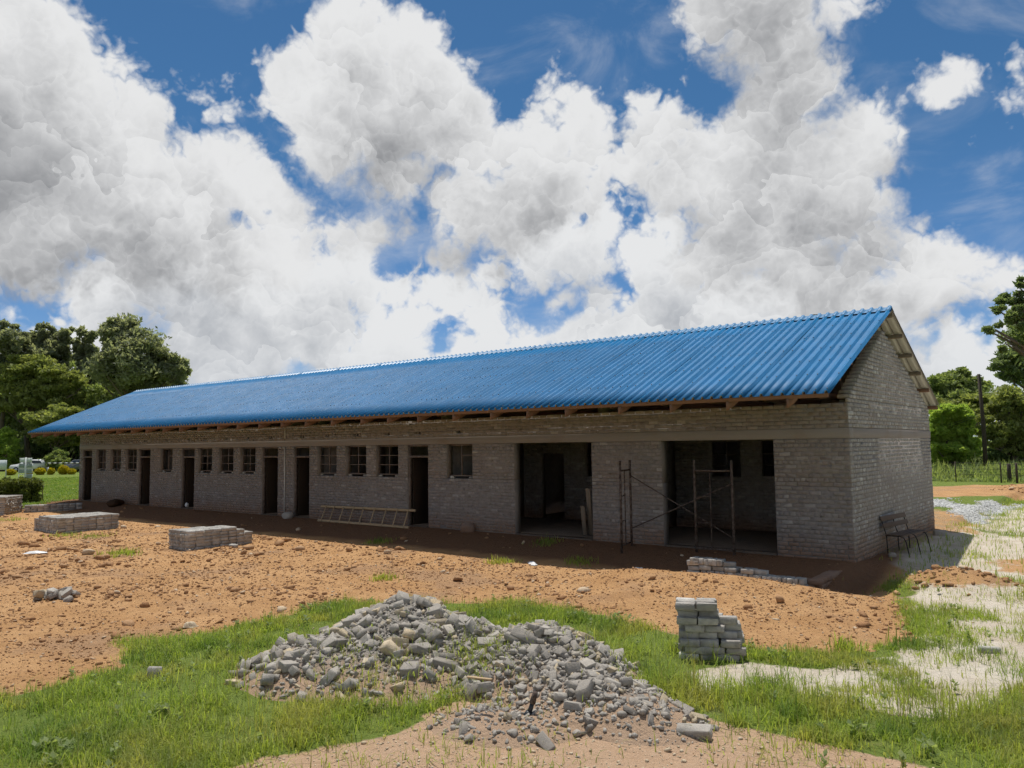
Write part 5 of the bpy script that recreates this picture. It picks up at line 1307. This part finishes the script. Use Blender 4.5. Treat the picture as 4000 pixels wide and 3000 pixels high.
for k in range(16):
    mb = MB(); mb.tube([(k*6*kk+0.1, -.1, 24.2*kk), ((k+1)*6*kk+0.1, -.1, 24.2*kk)], 0.055, 8); mb.build('boom_stripe', MAT['white_paint'] if k % 2 == 0 else MAT['black_paint'], bo_)

def car(label, base, rz, paint):
    root = empty('parked_car', base, rz); tag(root, label, 'car', 'cars parked beyond the lawn')
    side = [(-2.0, 0.35), (-2.05, 0.75), (-1.95, 0.98), (-1.55, 1.42), (-1.1, 1.50), (0.25, 1.48), (0.95, 1.00), (1.85, 0.86), (2.02, 0.62), (2.0, 0.35)]
    V = [(x_, s*(0.80 if z_ < 1.05 else 0.66), z_) for s in (-1, 1) for x_, z_ in side]; n = len(side)
    mb = MB(); mb.add(V, [(i, i+n, (i+1) % n+n, (i+1) % n) for i in range(n)], [(0, i, i+1) for i in range(1, n-1)]+[(n, n+i+1, n+i) for i in range(1, n-1)]); body = mb.build('body', MAT[paint], root)
    for s in (-1, 1):
        mb = MB(); mb.add([(-1.5, s*.775, 1.02), (-1.25, s*.70, 1.36), (-.35, s*.70, 1.40), (-.35, s*.775, 1.02)], [(0, 1, 2, 3)]); mb.add([(-.27, s*.775, 1.02), (-.27, s*.70, 1.40), (.2, s*.70, 1.38), (.72, s*.775, 1.02)], [(0, 1, 2, 3)]); mb.build('side_window', MAT['glass_dark'], root)
    mb = MB(); mb.add([(-1.985, -.62, 1.02), (-1.985, .62, 1.02), (-1.63, .55, 1.39), (-1.63, -.55, 1.39)], [(0, 1, 2, 3)]); mb.build('rear_window', MAT['glass_dark'], root)
    mb = MB(); mb.add([(1.0, -.64, 1.02), (1.0, .64, 1.02), (.36, .56, 1.44), (.36, -.56, 1.44)], [(0, 1, 2, 3)]); mb.build('windscreen', MAT['glass_dark'], root)
    for s in (-1, 1):
        mb = MB(); mb.span((-2.06, s*.60-.16, .74), (-1.9, s*.60+.16, .96), .02); mb.build('tail_light', MAT['tail_red'], root)
        for x_ in (-1.25, 1.3):
            w_ = empty('wheel', (x_, s*.74, .3), 0, root); mb = MB(); mb.tube([(0, -.09, 0), (0, .09, 0)], .30, 16); mb.build('tyre', MAT['tyre'], w_); mb = MB(); mb.tube([(0, -.1, 0), (0, .1, 0)], .19, 12); mb.build('rim', MAT['galvanised'], w_)
    mb = MB(); mb.span((-2.1, -.7, .38), (-1.98, .7, .6), .03); mb.build('bumper', MAT[paint], root)
c = deep(63, 1034, 97.0); c[2] = gz_at(c[0], c[1]); car('white car seen past the sign post boards', c, YAW+R(200), 'car_white')
c = deep(172, 1034, 92.0); c[2] = gz_at(c[0], c[1]); car('dark car almost hidden behind the far wall corner', c, YAW+R(160), 'car_dark')

# ------------------------------------------------------------------ fence, pole and floodlights behind
c = at(2131, 1036, -0.25); pb = np.array((c[0], c[1], gz_at(c[0], c[1]))); D = float((c-CAM) @ _f)
po = empty('utility_pole', pb); tag(po, 'leaning dark wooden utility pole behind the gable', 'utility pole')
top = deep(2114, 808, D)-pb; mb = MB(); mb.tube([(0, 0, -0.3), top*0.5+np.array((0.05, 0, 0)), top], 0.145, 10, 0.09); mb.build('shaft', MAT['pole_timber'], po, True)
for n_, z_ in enumerate((0.96, 0.985)):
    q = top*z_; mb = MB(); mb.tube([q+np.array((-0.16, 0, 0)), q+np.array((0.16, 0, 0))], 0.03, 6); mb.build('insulator', MAT['lamp_grey'], po)
wires = [(top*0.62+pb, deep(1985, 925, D*1.05)), (top*0.60+pb, deep(1985, 930, D*1.05))]
fe = empty('wire_fence', (0, 0, 0)); tag(fe, 'old wire fence on crooked wooden posts behind the building', 'fence')
prev = None; posts = []
for x_, y0, y1, r_ in ((2064, 1050, 1005, .03), (2162, 1052, 1000, .035), (2180, 1050, 1002, .10), (2196, 1053, 1000, .06), (2240, 1053, 998, .08), (2300, 1053, 996, .08)):
    b = at(x_+2, y0); b[2] = gz_at(b[0], b[1]); D = float((b-CAM) @ _f); t_ = deep(x_-1.5, y1, D); posts.append((b, t_)); 
    if x_ == 2064: posts[-1] = (b, b+np.array((0, 0, 1.1)))
    b, t_ = posts[-1]; mb = MB(); mb.tube([b-np.array((0, 0, .2)), (b+t_)/2, t_], r_, 7); mb.build('post', MAT['pole_timber'], fe, True)
for h in (0.97, 0.68, 0.40):
    mb = MB()
    for (b0_, t0_), (b1_, t1_) in zip(posts, posts[1:]):
        a_ = b0_+(t0_-b0_)*h; e_ = b1_+(t1_-b1_)*h; mb.tube([a_, (a_+e_)/2-np.array((0, 0, .03)), e_], 0.008, 4)
    mb.build('wire', MAT['black_iron'], fe)
D = 150.0; kk = D*KPX/FPX; q = deep(1758, 690, D); fb_ = np.array((q[0], q[1], gz_at(q[0], q[1]))); fm = empty('floodlight_mast', fb_, YAW)
tag(fm, 'far floodlight mast whose lamps peep over the roof ridge', 'floodlight mast'); zt_ = q[2]-fb_[2]
mb = MB(); mb.tube([(0, 0, 0), (0, 0, zt_*0.5), (0, 0, zt_)], 0.35, 8, 0.2); mb.build('mast', MAT['galvanised'], fm, True)
mb = MB(); w_ = 11*kk
for yy in (-1, 1):
    mb.tube([(-w_, yy, zt_), (w_, yy, zt_)], 0.07, 5); mb.tube([(-w_, yy, zt_-1.1), (w_, yy, zt_-1.1)], 0.06, 5)
    for x_ in (-w_, 0, w_): mb.tube([(x_, yy, zt_-1.1), (x_, yy, zt_)], 0.06, 5)
mb.build('platform', MAT['galvanised'], fm)
for n_, x_ in enumerate((-10, -5, -2, 2, 4.5, 9)):
    mb = MB(); mb.box((x_*kk, -1 if n_ % 2 else 1, zt_+0.55), (0.62, 0.35, 0.55), rotz(0.3*(n_-2)), 0.05); mb.build('lamp', MAT['lamp_grey'], fm)
for n_, (a_, e_) in enumerate(wires):
    mb = MB(); a_, e_ = np.array(a_), np.array(e_); mb.tube([a_-pb, (a_+e_)/2-pb-np.array((0, 0, .25)), e_-pb], 0.012, 4); mb.build('wire', MAT['black_iron'], po)
